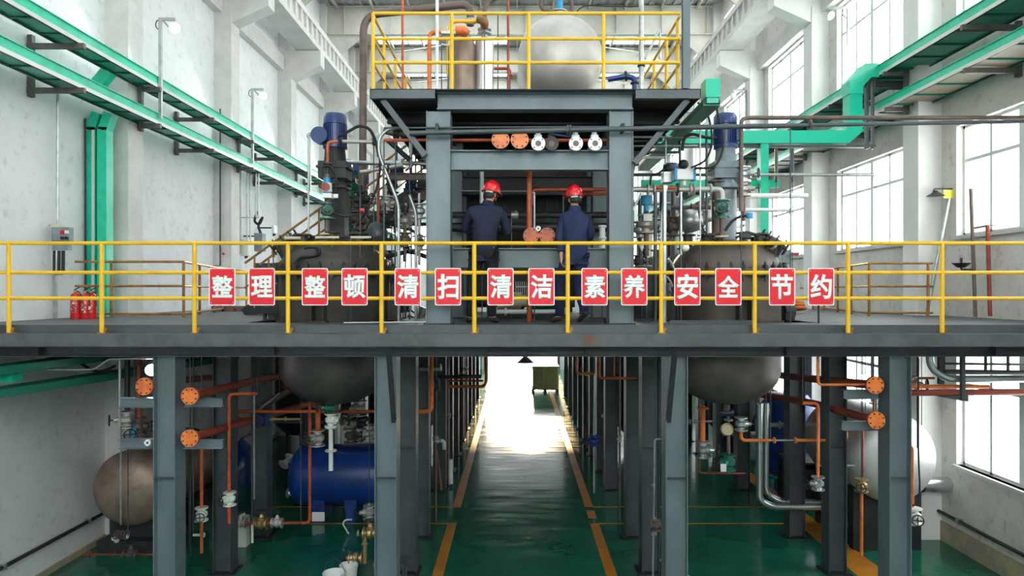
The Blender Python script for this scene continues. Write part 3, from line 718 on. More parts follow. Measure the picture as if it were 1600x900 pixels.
r4 = reactor(3.25, 14.85, .86, 'brown reactor vessel standing behind the right front reactor', 'cyl', 'gear', 1)

# ------------------------------------------------------------------ upper platform equipment
def htank(root, c, r, L, ax, mt, dish=.45, n=48, name='shell'):
    pr = [(r*math.sin(PI/2*i/10), -L/2-dish*math.cos(PI/2*i/10)) for i in range(11)]+[(r*math.cos(PI/2*i/10), L/2+dish*math.sin(PI/2*i/10)) for i in range(11)]
    return part(name, MB().lathe(pr, c, ax, n), M[mt], root)
Dt = 10.6; tc_ = P(876, 87, 11.2); rt = 68*11.0/FP
t = thing('horizontal_tank', 'large stainless steel tank with domed end on the upper platform', 'tank', (tc_.x, 11.2, TZ))
cy = Vector((tc_.x, 12.0, tc_.z)); htank(t, cy, rt, 1.4, (0,1,0), 'stain', .5)
for y in (11.5, 12.5):
    part('saddle', MB().box(cy.x-.5, cy.x+.5, y-.08, y+.08, TZ, cy.z-rt*.8).box(cy.x-.55, cy.x+.55, y-.12, y+.12, TZ, TZ+.02), M['stain'], t)
zt_ = cy.z+rt
for (dx, yy, rr, mt) in ((0, 11.45, .055, 'lblue'), (.22, 11.7, .035, 'brown'), (-.2, 11.9, .04, 'brown')):
    nz = MB().cyl((cy.x+dx, yy, zt_-.06), (cy.x+dx, yy, zt_+.1), rr); flange_m(nz, (cy.x+dx, yy, zt_+.08), (0,0,1), rr*2.2); part('nozzle', nz, M['galv'], t)
pipe('light blue vent pipe rising from the top of the stainless tank', [(cy.x, 11.45, zt_+.1), (cy.x, 11.45, zt_+.9)], .05, 'lblue', fl=[((cy.x, 11.45, zt_+.12), (0,0,1), .12, 'galv')])
px_pipe('short brown looped pipe beside the tank top valve', 11.3, [(845, -8), (845, 15), (866, 18), (868, 30)], 6, 'brown')
px_pipe('brown elbow pipe on the right of the tank top', 11.6, [(893, 27), (893, 2), (882, -6)], 6, 'brown')
cable('thin black cable curling from the tank top to the right', pp(11.4, (900, 20), (908, 12), (920, 9), (950, 10), (1002, 10)), .010)
# two vertical receivers
t = thing('vertical_vessel', 'brown heat-stained vertical vessel on the upper platform', 'vessel', P(724, 143, 10.2)); x, y = X(724, 10.2), 10.2; r = 18.5*10.2/FP
part('shell', MB().lathe([(0, TZ+.02), (r*.7, TZ+.03), (r, TZ+.1), (r, TZ+.96), (r*.8, TZ+1.05), (r*.45, TZ+1.08)], (x, y, 0), (0,0,1), 28), M['stainb'], t)
nz = MB().cyl((x, y, TZ+1.0), (x, y, TZ+1.2), .055); flange_m(nz, (x, y, TZ+1.12), (0,0,1), .10); flange_m(nz, (x, y, TZ+1.15), (0,0,1), .10); part('top_flange', nz, M['galv'], t)
part('ladder_rail', MB().cyl((x-.2, y-.2, TZ), (x-.2, y-.2, TZ+.3), .02), M['galv'], t)
t = thing('vertical_vessel', 'bright aluminium clad vertical column beside the brown vessel', 'vessel', P(757, 143, 10.25)); x, y = X(757, 10.25), 10.25; r = 14.5*10.2/FP
part('shell', MB().lathe([(r, TZ), (r, TZ+1.02), (r*.95, TZ+1.03), (0, TZ+1.03)], (x, y, 0), (0,0,1), 28), M['alu'], t)
nz = MB().cyl((x, y, TZ+1.0), (x, y, TZ+1.3), .05); flange_m(nz, (x, y, TZ+1.14), (0,0,1), .10); flange_m(nz, (x, y, TZ+1.2), (0,0,1), .10); part('top_flange', nz, M['galv'], t)
px_pipe('thick brown pipe climbing behind the left reactor and bending over the upper railing', 11.6, [(566, 372), (568, 24), (735, 6), (735, 40)], 12, 'brown', fl=[(735, 33, (0,0,1), 12, 'galv')], bend=.28)
px_pipe('brown pipe entering the aluminium column top from the right', 10.3, [(757, 28), (757, 10), (772, -4), (800, -6)], 8, 'brown')
px_pipe('orange pipe looping up to the brown vessel', 10.0, [(671, 143), (671, 50), (728, 50), (728, 58)], 7, 'orange', fl=[(700, 50, (1,0,0), 8, 'galv')])
t = pipe('orange elbow stub bulging from the front of the brown vessel', [P(712, 48, 9.9), P(726, 48, 9.9), P(726, 52, 10.05)], .065, 'orange', bend=.05)
px_pipe('ochre pipe arching between the two vertical vessels', 9.95, [(700, 118), (700, 60), (704, 33), (757, 33), (757, 42)], 6, 'yellow', bend=.1)
pipe('ochre elbow pipe mouth on the aluminium column', [P(748, 30, 9.9), P(757, 33, 9.85), P(757, 40, 9.98)], .06, 'yrust', bend=.06)
px_pipe('white vertical pipe crossing the upper railing', 9.7, [(683, 143), (683, -8)], 5, 'white', fl=[(683, 141, (0,0,1), 5, 'galv')])
px_pipe('thin orange vertical pipe rising left of the vessels', 9.9, [(629, 143), (629, -8)], 4, 'orangep')
px_pipe('thin red vertical pipe between column and tank', 9.9, [(794, 143), (794, -8)], 4, 'redpipe')
px_pipe('red branch pipe with elbow beside the tank', 10.3, [(772, 107), (797, 107), (797, 122)], 5, 'redpipe', fl=[(797, 118, (0,0,1), 5)])
px_pipe('short blue valve handle bar right of the aluminium column', 10.6, [(778, 19), (802, 19)], 4, 'lblue')
px_pipe('blue pipe with flanged elbow at the right of the tank', 10.4, [(950, 124), (978, 119), (992, 122), (992, 143)], 9, 'blue', fl=[(978, 119, (1,.0,.1), 8, 'dark'), (992, 130, (0,0,1), 7, 'dark')])
px_pipe('tall steel pole right of the tank', 10.0, [(1002, 143), (1002, -8)], 8, 'galv', fl=[(1002, 103, (0,0,1), 6, 'dark')])
px_pipe('grey steel bracket post behind the right upper railing', 12.4, [(1031, 92), (1031, 44), (1008, 92)], 4, 'galv')
px_pipe('flat grey float lid valve on the left of the brown vessel', 9.8, [(690, 52), (712, 52)], 8, 'galv')
px_pipe('thin bent steel tube below the grey valve', 9.75, [(690, 69), (701, 72), (701, 60)], 3, 'galv')
# green cable duct on the right edge of the platform
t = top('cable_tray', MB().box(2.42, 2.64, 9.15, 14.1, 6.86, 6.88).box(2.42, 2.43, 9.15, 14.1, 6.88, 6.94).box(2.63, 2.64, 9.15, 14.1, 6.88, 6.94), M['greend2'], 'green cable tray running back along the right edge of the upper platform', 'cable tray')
t = top('junction_box', MB().box(2.44, 2.63, 9.1, 9.35, 6.96, 7.2), M['greend'], 'bright green box at the right front corner of the upper platform', 'box')
part('box_base', MB().box(2.46, 2.61, 9.12, 9.33, 6.89, 6.96), M['greenm'], t)

# round flanges on the tie beam (pipe ends pointing at the viewer)
def pipe_end(px, py, rpx, D, L, face, body, label, open_=False, name='flanged_pipe'):
    p = P(px, py, D); R = rpx*D/FP
    b = top(name, MB().cyl(p+Vector((0,.02,0)), p+Vector((0,L,0)), R*.62, n=20), M[body], label, 'pipe')
    m = MB().lathe([(R, 0), (R, .022), (0, .022)] if not open_ else [(R*.45, .0), (R, 0), (R, .022), (0, .022)], p, (0,1,0), 28)
    if open_: m = MB().lathe([(R*.42, .022), (R*.42, 0), (R, 0), (R, .022)], p, (0,1,0), 28)
    f = part('blind_flange' if not open_ else 'open_flange', m, M[face], b)
    part('back_flange', MB().lathe([(R, .026), (R, .048), (0, .048)], p, (0,1,0), 28), M[body], b)
    bt = MB(); nb = 8 if not open_ else 4
    for i in range(nb):
        a = 2*PI*(i+.5)/nb; q_ = p+Vector((math.cos(a), 0, math.sin(a)))*R*.8
        bt.cyl(q_+Vector((0,-.008,0)), q_+Vector((0,.03,0)), R*.1, n=6)
    part('bolt', bt, M['dark'], f)
    if open_: part('bore', MB().lathe([(R*.42, .004), (R*.25, .01), (R*.25, .02), (0, .02)], p, (0,1,0), 20), M['brown'], b)
    return b
for px, lab in ((782, 'left of the two'), (812, 'right of the two')):
    pipe_end(px, 218, 14, 9.12, 1.6, 'orange', 'steel', 'orange blind flange above the tie beam, %s' % lab)
for px, lab, mt in ((841, 'white open valve flange next to the orange flanges', 'white'), (862, 'dirty dark valve flange between white ones', 'vessel'), (900, 'white open valve flange, left of the pair by the right tower column', 'white'), (930, 'white open valve flange nearest the right tower column', 'white')):
    b = pipe_end(px, 224, 11, 9.12 if mt == 'white' else 9.2, .5, mt, mt, lab, True, 'ball_valve')
    p = P(px, 224, 9.15)
    part('valve_neck', MB().cyl(p+Vector((0,.1,.05)), p+Vector((0,.1,.16)), .035, n=10).box(p.x-.05, p.x+.05, p.y+.06, p.y+.14, p.z+.10, p.z+.125), M[mt], b)
px_pipe('blue valve lever above the dirty flange', 9.2, [(862, 210), (893, 214)], 3.5, 'mblue')
cp = px_pipe('long grey pipe crossing in front of the tower columns', 9.1, [(640, 208), (1240, 196)], 8, 'steel', fl=[(887, 203, (1,0,0), 8), (891, 203, (1,0,0), 8)], name='cross_pipe')
for x_ in (-1.04, 1.37): part('pipe_clamp', MB().box(x_-.02, x_+.02, 9.09, 9.26, 6.52, 6.62), M['steeld'], cp)
px_pipe('thin grey tube running above the long cross pipe', 9.25, [(600, 200), (950, 198)], 3, 'steel')
px_pipe('dull orange pipe running behind the flanges', 9.62, [(600, 219), (948, 219)], 5, 'orangep')
# inside the tower
px_pipe('white vertical pipe behind the left worker\'s helmet', 10.6, [(753, 258), (753, 345)], 7, 'galv')
px_pipe('orange vertical pipe standing between the two workers', 9.95, [(827, 262), (827, 505)], 8, 'orangep', fl=[(827, 363, (0,0,1), 9)])
px_pipe('orange horizontal pipe leading from the upright pipe behind the right helmet', 10.2, [(831, 320), (831, 296), (952, 296)], 6, 'orangep')
px_pipe('lower orange branch pipe behind the right helmet', 10.5, [(880, 303), (952, 303)], 5, 'orangep')
px_pipe('thin steel tube bending down beside the orange upright pipe', 10.0, [(832, 301), (835, 301), (835, 360)], 3, 'galv')
px_pipe('thin steel wire pipe at helmet height inside the tower', 11.2, [(718, 298), (830, 299)], 2.5, 'galv')
for px, lab in ((830, 'leftmost'), (855, 'middle, largest'), (884, 'rightmost, partly behind the right worker')):
    pipe_end(px, 368, 12.5 if px != 884 else 11, 9.62, .35, 'orangep', 'brown', 'rusty orange blind flange on the waist-high beam, %s' % lab)
pipe_end(841, 357, 4, 9.6, .3, 'white', 'galv', 'tiny white pipe mouth between the rusty orange flanges', True)
t = px_pipe('white plastic pipe standing by the right tower column', 9.95, [(941, 388), (941, 352)], 9, 'white', fl=[(941, 354, (0,0,1), 7), (941, 372, (0,0,1), 7)])
px_pipe('white plastic downpipe under the waist-high beam by the right column', 9.95, [(941, 425), (941, 418), (941, 500)], 7, 'white')
px_pipe('pale plastic pipe lying low between the workers\' legs', 10.6, [(762, 487), (885, 487)], 7, 'white', fl=[(790, 487, (1,0,0), 6)])
px_pipe('ochre kick rail low behind the workers', 9.9, [(705, 507), (880, 505)], 4, 'yrust')
for i, (px, w) in enumerate(((795, 26), (848, 22))):
    x, y = X(px, 11.2), 11.2
    t = top('pump_casing', MB().cyl((x-.18, y, DECK+.28), (x+.2, y, DECK+.28), .14, n=20).cyl((x+.2, y, DECK+.28), (x+.38, y, DECK+.28), .09, n=16), M['cream'] if i == 0 else M['greenv'], ['pale pump between the workers\' legs, left one', 'green pump between the workers\' legs, right one'][i], 'pump')
    part('pump_foot', MB().box(x-.2, x+.38, y-.12, y+.12, DECK, DECK+.15), M['steeld'], t)
px_pipe('bright steel coupling on the rear pipe left of the orange upright', 10.8, [(799, 336), (810, 336)], 11, 'stain', fl=[(806, 336, (1,0,0), 7)])
px_pipe('long dark rear pipe at chest height inside the tower', 10.9, [(706, 336), (950, 336)], 10, 'dark')
px_pipe('dark steel header pipe behind the flanges at chest height', 11.0, [(706, 355), (950, 355)], 14, 'steeld')
t = top('added_dark_cabinet', MB().box(-.95, 1.2, 14.6, 15.2, DECK+.1, 5.35).box(-.98, 1.23, 14.57, 15.23, 5.35, 5.4), M['steeld'], 'added dark cabinet covering the bright gap behind the tower, low behind the workers', 'cabinet', bevel=.01)  # added dark mass, closes off the bright gap at deck level
for x_ in (-.9, .1, 1.1): part('foot', MB().box(x_-.05, x_+.05, 14.65, 15.15, DECK, DECK+.1), M['dark'], t)
for i in range(3): part('door', MB().box(-.92+.71*i, -.24+.71*i, 14.58, 14.6, DECK+.18, 5.28), M['steel'], t)
# upper rear tanks glimpsed behind the workers
t = top('wire_cage_panel', MB().bar(P(806, 448, 10.9), P(824, 448, 10.9), .02, .02), M['galv'], 'small bright grating panel seen between the signs', 'grating')
g = MB()
for i in range(6): g.bar(P(806+3.4*i, 440, 10.9), P(806+3.4*i, 462, 10.9), .01, .01)
part('bar', g, M['galv'], t)['kind'] = 'stuff'
# ------------------------------------------------------------------ cable trays on the long walls
def tray(side, xf, xi, z0, z1, y0, y1, label, under='greenm'):
    s_ = 1 if side == 'left' else -1          # outward normal of the front face
    zl = z0+(z1-z0)*.30
    t = top('cable_tray', MB().box(xf, xf-s_*.012, y0, y1, zl, z1).box(xf+s_*.02, xf-s_*.03, y0, y1, z1-.012, z1), M['green'], label, 'cable tray', 'wall cable trays')
    part('reflection_strip', MB().box(xf+s_*.004, xf-s_*.014, y0, y1, z0, zl), M['palestrip'], t)  # pale colour stands in for the reflection along the lower front face
    part('tray_bottom', MB().box(xf-s_*.014, xi, y0, y1, z0+.03, z0+.04), M[under], t)
    m = MB().box(xi, xi-s_*.012, y0, y1, z0, z1)
    part('back_side', m, M['green'], t)
    m = MB(); y = y0+.4
    while y < y1: m.box(xf-s_*.01, xi, y, y+.04, z0+.005, z0+.03); y += .62
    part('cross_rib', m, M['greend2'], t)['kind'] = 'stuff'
    part('edge_angle', MB().box(xf-s_*.01, xf-s_*.04, y0, y1, z0, z0+.012).box(xi, xi-s_*-.03, y0, y1, z0, z0+.012), M['steeld'], t)
    return t
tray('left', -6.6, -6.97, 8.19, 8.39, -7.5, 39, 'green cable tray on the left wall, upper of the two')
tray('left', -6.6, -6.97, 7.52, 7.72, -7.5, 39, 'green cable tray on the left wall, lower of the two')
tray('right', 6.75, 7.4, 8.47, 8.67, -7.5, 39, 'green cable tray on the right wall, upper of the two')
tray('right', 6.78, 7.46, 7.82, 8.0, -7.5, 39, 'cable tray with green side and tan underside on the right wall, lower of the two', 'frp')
# brackets
n_ = 0
y = 8.35
while y < 36:
    for side in ('left', 'right'):
        w = XL if side == 'left' else XR; s_ = 1 if side == 'left' else -1
        z_u, z_l = (8.19, 7.52) if side == 'left' else (8.47, 7.82)
        onp = any(a-.1 < y < a+.6 for a in pil)
        x0 = w+s_*.44 if onp else w
        if side == 'left':
            m = MB().bar((x0+.05, y, z_l-.14), (x0+.05, y, z_u+.12), .07, .08).bar((x0, y, z_u-.045), (-6.52, y, z_u-.045), .06, .08).bar((x0, y, z_l-.045), (-6.52, y, z_l-.045), .06, .08)
        else:
            m = MB().bar((x0-.04, y, z_l-.14), (x0-.04, y, z_u+.05), .07, .08).bar((x0, y, z_u-.045), (6.7, y, z_u-.045), .06, .08).bar((x0, y, z_l-.045), (6.74, y, z_l-.045), .06, .08)
        top('tray_bracket', m, M['bracket'], 'dark steel bracket carrying both %s wall trays, %s from the viewer' % (side, ORD[n_] if n_ < len(ORD) else 'one of the farthest'), 'bracket', 'brackets under the wall trays')
    n_ += 1
    y += 2.27
# vertical green ducts dropping on the left wall
for i, (xa, xb) in enumerate(((-7.37, -7.20), (-7.16, -7.0))):
    D = 12.0
    m = MB().box(xa, xb, D, D+.2, DECK, 7.25)
    t = top('vertical_cable_duct', m, M['green'], 'green vertical cable duct on the left wall, %s of the pair' % ('left' if i == 0 else 'right'), 'cable duct')
    part('pale_cover_strip', MB().box(xb-.05, xb-.005, D-.006, D, DECK, 7.2), M['green' if i else 'palestrip'], t)
    part('elbow', MB().bar(((xa+xb)/2, D+.1, 7.20), ((xa+xb)/2+.10, D+.1, 7.5), .15, .2, (0,1,0)), M['green'], t)
m = MB().bar((-7.28, 12.0, 7.8), (-6.95, 12.0, 8.2), .2, .16, (0,1,0))
top('cable_duct_offset', m, M['green'], 'short slanted green duct joining the two left wall trays above the vertical ducts', 'cable duct')
px_pipe('thin grey conduit dropping down the left wall to the switch box', 11.1, [(90, 140), (90, 352)], 4, 'galv')
px_pipe('grey conduit beside the green vertical ducts', 11.95, [(133, 185), (134, 490)], 3, 'steeld')
px_pipe('thin dark conduit on the second left wall pilaster', 17.1, [(344, 170), (344, 415)], 2, 'steeld')
for i, px in enumerate((371, 376, 386, 391, 400, 404)):
    px_pipe('thin galvanised conduit dropping behind the left trays, %s in the bundle' % ORD[i], 18.3, [(px, 262), (px, 382 if i < 4 else 340)], 2.6, 'galv', group='left wall conduits')
px_pipe('slim grey pole with a small cap beside the far left wall switches', 17.5, [(365, 330), (365, 420)], 2, 'galv')
# big green duct bend on the right
D = 13.3
def sq(pts, w, h, up=(0,1,0)):
    m = MB()
    for a, b_ in zip(pts, pts[1:]):
        m.bar(a, b_, w, h, up)
    return m
pA = [P(1365, 114, D)+Vector((0,0,0)), P(1350, 114, D), P(1332, 134, D), P(1332, 204, D), P(1318, 216, D), P(1010, 217, D)]
m = MB()
def strip_sweep(m, pts, w, d):
    """square duct swept in the x-z plane, mitred corners; w in plane, d along y"""
    pts = [Vector(p) for p in pts]; vs = []
    for i, p in enumerate(pts):
        if i == 0: t_ = pts[1]-pts[0]; k = 1
        elif i == len(pts)-1: t_ = pts[-1]-pts[-2]; k = 1
        else:
            a = (pts[i]-pts[i-1]).normalized(); b_ = (pts[i+1]-pts[i]).normalized(); t_ = a+b_; k = 1/max(.5, math.cos(a.angle(b_)/2))
        t_.y = 0; t_ = t_.normalized(); nn = Vector((-t_.z, 0, t_.x))*w/2*k
        vs += [p-nn+Vector((0,-d/2,0)), p+nn+Vector((0,-d/2,0)), p+nn+Vector((0,d/2,0)), p-nn+Vector((0,d/2,0))]
    n = len(pts); fs = [(3,2,1,0), (4*n-4, 4*n-3, 4*n-2, 4*n-1)]
    for i in range(n-1):
        for j in range(4): fs.append((4*i+j, 4*i+(j+1)%4, 4*i+4+(j+1)%4, 4*i+4+j))
    return m.add(vs, fs)
t = top('cable_duct', strip_sweep(MB(), pA, .235, .3), M['greend'], 'bright green square duct bending down from the right wall tray and crossing left', 'cable duct')
part('elbow_cover', strip_sweep(MB(), [P(1367, 114, D-.01), P(1350, 114, D-.01), P(1332, 134, D-.01), P(1332, 150, D-.01)], .26, .33), M['greend'], t)
m = strip_sweep(MB(), [P(1192, 224, D), P(1192, 400, D)], .15, .2)
t = top('cable_duct', m, M['green'], 'green vertical duct dropping from the crossing duct near the right reactor', 'cable duct')
m = strip_sweep(MB(), [P(1000, 288, D+.4), P(1215, 288, D+.4)], .14, .2)
t = top('cable_duct', m, M['green'], 'green horizontal duct low behind the right reactor motor', 'cable duct')
part('support_post', MB().bar((X(1100, D+.4), D+.5, DECK), (X(1100, D+.4), D+.5, Z(290, D+.4)), .06, .06, (0,1,0)), M['steel'], t)
m = MB().bar(P(1354, 126, D), P(1354, 233, D), .045, .09, (0,1,0)).bar(P(1363, 126, D), P(1363, 233, D), .03, .09, (0,1,0)).bar(P(1005, 229, D), P(1366, 229, D), .1, .045).bar(P(1367, 131, D), P(1420, 131, D), .06, .1).bar(P(1367, 138, D), P(1410, 138, D), .06, .04)
top('duct_support_frame', m, M['steel'], 'grey steel frame holding up the bright green duct on the right', 'frame')
for i, (px, y0, y1) in enumerate(((1238, 232, 285), (1213, 233, 285))):
    px_pipe('small grey hanger post under the green crossing duct, %s' % ('right one' if i == 0 else 'left one'), D, [(px, y0), (px, y1)], 5, 'steel')
px_pipe('brown pipe running along the right under the trays, upper of two', 9.6, [(1158, 330), (1158, 184), (1600, 184), (1660, 184)], 7, 'brown', bend=.1)
px_pipe('grey pipe continuing right below the brown pipe', 9.5, [(1235, 196), (1660, 189)], 6, 'steel', fl=[(1266, 194, (1,0,0), 7, 'brown')])
px_pipe('thin grey pipe crossing the right windows at mid height', 13.0, [(1160, 273), (1365, 273)], 5, 'galv')
px_pipe('white pipe crossing at the right, thicker', 12.6, [(1160, 306), (1262, 306)], 8, 'white')
px_pipe('pale pipe low at the right behind the reactor stand', 12.4, [(1160, 328), (1240, 328)], 6, 'white')

# ------------------------------------------------------------------ lamps
def spotlamp(base, h, arm, label, lit=True, post=True):
    base = Vector(base); t = thing('lamp_post', label, 'lamp', base, 'wall lamps')
    tp = base+Vector((0,0,h))
    m = MB()
    if post: m.bar(base, tp, .055, .055, (0,1,0))
    m.bar(tp-Vector((.03,0,0)), tp+Vector((arm,0,0)), .05, .05)
    m.bar(tp+Vector((.05,0,-.02)), tp+Vector((arm*.55,0,-.14)), .03, .03)
    if not post: m.bar(tp-Vector((.03,0,0)), (XR, tp.y, tp.z), .05, .05)
    part('post', m, M['galv'] if post else M['steeld'], t)
    hd = tp+Vector((arm*.98, 0, -.16)); ax = Vector((.25, -.75, -.55)).normalized()
    part('lamp_head', MB().lathe([(.03, -.10), (.06, -.09), (.10, .0), (.10, .015), (0, .0)], hd, ax, 20), M['galv'], t)
    part('lamp_lens', MB().lathe([(.095, .008), (.085, .03), (.05, .045), (0, .05)], hd, ax, 20), M['lamp'] if lit else M['white'], t)
    part('cable_loop', MB().tube([tp+Vector((0,.04,0)), tp+Vector((-.09,.04,.0)), tp+Vector((-.12,.04,-.12)), tp+Vector((0,.04,-.22))], .009, .06, 6), M['black'], t)
    if lit:
        ld = bpy.data.lights.new('lamp_light', 'SPOT'); lo = bpy.data.objects.new('lamp_light', ld); COL.objects.link(lo)
        ld.energy = 60; ld.spot_size = math.radians(150); ld.shadow_soft_size = .12; ld.color = (.95,.98,1)
        lo.parent = t; lo.location = hd+ax*.1-base; lo.rotation_euler = ax.to_track_quat('-Z', 'Y').to_euler()
    return t
names = ['nearest the viewer', 'second one along', 'third one along', 'farthest one seen']
for i, D in enumerate((12.95, 17.45, 22.3, 26.8)):
    spotlamp((-6.56, D, 7.62), 1.83, .27, 'lit lamp on a tall grey post on the left wall tray, %s' % names[i])
for i, (px, py, D) in enumerate(((1300, 20, 15.2), (1150, 146, 22))):
    p = P(px, py, D); t = spotlamp((7.15, D, p.z-.7), .8, -.4, 'unlit pale lamp on the right wall above the tray, %s' % ('nearer' if i == 0 else 'farther'), False)
# lower left lamp by the front column
p = P(224, 572, 10.2); t = thing('work_lamp', 'lit round work lamp under the platform beside the left front column', 'lamp', p)
part('bracket', MB().bar(p+Vector((-.12,0,.02)), p+Vector((.1,0,-.02)), .02, .02), M['steeld'], t)
hd = P(237, 578, 10.15); ax = Vector((.35,-.9,-.15)).normalized()
part('lamp_head', MB().lathe([(.03,-.12), (.07,-.1), (.09,0), (0,0)], hd, ax, 20), M['dark'], t)
part('lamp_lens', MB().lathe([(.085,.005), (.06,.03), (0,.04)], hd, ax, 20), M['lamp'], t)
ld = bpy.data.lights.new('lamp_light', 'SPOT'); lo = bpy.data.objects.new('lamp_light', ld); COL.objects.link(lo); ld.energy = 40; ld.spot_size = math.radians(150); ld.shadow_soft_size = .1
lo.parent = t; lo.location = hd+ax*.06-p; lo.rotation_euler = ax.to_track_quat('-Z','Y').to_euler()
# conical lamp over the aisle
p = P(821, 556, 26); t = top('pendant_lamp', MB().lathe([(.04,.35), (.08,.3), (.1,.2), (.33,0), (.31,0), (.08,.18), (0,.2)], p-Vector((0,0,.25)), (0,0,1), 24), M['galv'], 'grey conical lamp shade hanging over the far end of the aisle', 'lamp')
part('hanger', MB().cyl(p+Vector((0,0,.1)), (p.x, p.y, 4.0), .012), M['dark'], t)

# ------------------------------------------------------------------ IBC tank at the far end
D = 31; x0, x1 = X(831, D), X(873, D); 
t = thing('liquid_container', 'yellowish caged plastic tank on the floor at the far end of the aisle', 'container', ((x0+x1)/2, D, 0))
part('tank', MB().box(x0+.04, x1-.04, D+.02, D+1.0, .16, 1.12), M['ibc'], t)
m = MB()
for i in range(8): m.bar((x0+(x1-x0)*i/7, D, .14), (x0+(x1-x0)*i/7, D, 1.14), .02, .02, (0,1,0))
for i in range(6): m.bar((x0, D, .16+.195*i), (x1, D, .16+.195*i), .02, .02); m.bar((x1, D, .16+.195*i), (x1, D+1, .16+.195*i), .02, .02); m.bar((x0, D, .16+.195*i), (x0, D+1, .16+.195*i), .02, .02)
for i in range(1,5): m.bar((x1, D+.25*i-.05, .14), (x1, D+.25*i-.05, 1.14), .02, .02, (1,0,0)); m.bar((x0, D+.25*i-.05, .14), (x0, D+.25*i-.05, 1.14), .02, .02, (1,0,0))
part('cage', m, M['galv'], t)
part('cap', MB().lathe([(.12,0),(.12,.05),(0,.06)], ((x0+x1)/2, D+.5, 1.12)).box(x0, x1, D, D+1.0, 1.12, 1.13), M['pvc'], t)
m = MB().box(x0, x1, D, D+1, .1, .14)
for a in (x0, (x0+x1)/2-.06, x1-.12): m.box(a, a+.12, D, D+1, 0, .1)
part('pallet', m, M['dark'], t)

# ------------------------------------------------------------------ extinguishers
def extinguisher(x, y, z, h, label, hose=True, dy=-1, group=None):
    t = thing('fire_extinguisher', label, 'fire extinguisher', (x, y, z), group); r = h*.145
    part('body', MB().lathe([(r*.95, 0), (r, .015), (r, h*.70), (r*.8, h*.78), (r*.35, h*.82), (r*.3, h*.84)], (x, y, z), (0,0,1), 24), M['red'], t)
    part('valve_head', MB().cyl((x, y, z+h*.82), (x, y, z+h*.9), r*.3, n=12).box(x-r*.3, x+r*.3, y-r*.3, y+r*.3, z+h*.86, z+h*.9), M['brass'], t)
    part('handle', MB().bar((x-r*.2, y, z+h*.91), (x+r*.9, y, z+h*1.0), .018, .012).bar((x-r*.2, y, z+h*.88), (x+r*.8, y, z+h*.86), .018, .01), M['black'], t)
    part('hose', MB().tube([(x+r*.2, y, z+h*.87), (x+r*1.15, y-.01, z+h*.82), (x+r*1.25, y-.02, z+h*.4)], .009, .05, 8), M['black'], t)
    lb = MB(); n = 8
    for i in range(n):
        a0 = -PI*.62+PI*.34*i/n; a1 = -PI*.62+PI*.34*(i+1)/n
        c = [(x+math.cos(a)*(r+.0008), y+math.sin(a)*(r+.0008)) for a in (a0, a1)]
        lb.add([(c[0][0],c[0][1],z+h*.2), (c[1][0],c[1][1],z+h*.2), (c[1][0],c[1][1],z+h*.55), (c[0][0],c[0][1],z+h*.55)], [(0,1,2,3)])
    part('printed_label', lb, M['labelm'], t)
    return t
M['labelm'] = mat('printed_label', (.35,.03,.03), .4, col2=(.75,.72,.7), scale=28, lo=.52, hi=.56)
for i, (px, hh, wd) in enumerate(((118, .5, 0), (133, .49, .05), (143, .49, .1))):
    D = 10.95+wd; extinguisher(X(px, D), D, DECK, hh, 'red fire extinguisher on the deck by the left wall, %s of three' % ['leftmost', 'middle', 'rightmost'][i], group='extinguishers by the left wall')
D = 13.2; extinguisher(X(661, D), D-.02, .14, .56, 'red fire extinguisher standing by a column left of the aisle', group=None)
top('extinguisher_stand', MB().box(X(661, D)-.11, X(661, D)+.11, D-.13, D+.1, 0, .135), M['steeld'], 'small dark block under the extinguisher left of the aisle', 'stand')
D = 13.8

# ------------------------------------------------------------------ left wall switch boxes
D = 11.1; t = thing('switch_box', 'grey switch box with two rows of buttons on a post by the left wall', 'switch box', (X(86, D), D, DECK))
part('post', MB().box(X(82, D), X(87, D), D, D+.05, DECK, Z(351, D)), M['galv'], t)
bx = part('box', MB().box(X(88, D), X(115, D), D-.12, D, Z(377, D), Z(356, D)).box(X(88, D), X(112, D), D-.1, D, Z(391, D), Z(378, D)), M['gear'], t)
part('red_button', MB().box(X(103, D), X(108, D), D-.145, D-.12, Z(367, D), Z(361, D)), M['red'], bx)
part('white_button', MB().box(X(110, D), X(115, D), D-.145, D-.12, Z(366, D), Z(361, D)), M['pvc'], bx)
for px in (106, 113): part('knob', MB().cyl(P(px, 373, D)+Vector((0,-.12,0)), P(px, 373, D)+Vector((0,-.155,0)), .025, n=12), M['black'], bx)
part('top_gland', MB().box(X(84, D), X(102, D), D-.09, D, Z(356, D), Z(351, D)), M['cream'], t)
for (a, b_) in ((88, 102), (95, 104), (88, 97)): part('hose', MB().tube([P(a, 392, D)+Vector((0,-.05,0)), P(a, 428, D)+Vector((0,-.06,0)), P(b_, 428, D)+Vector((0,-.07,0)), P(b_-1, 392, D)+Vector((0,-.05,0))], .018, .09, 8), M['black'], t)
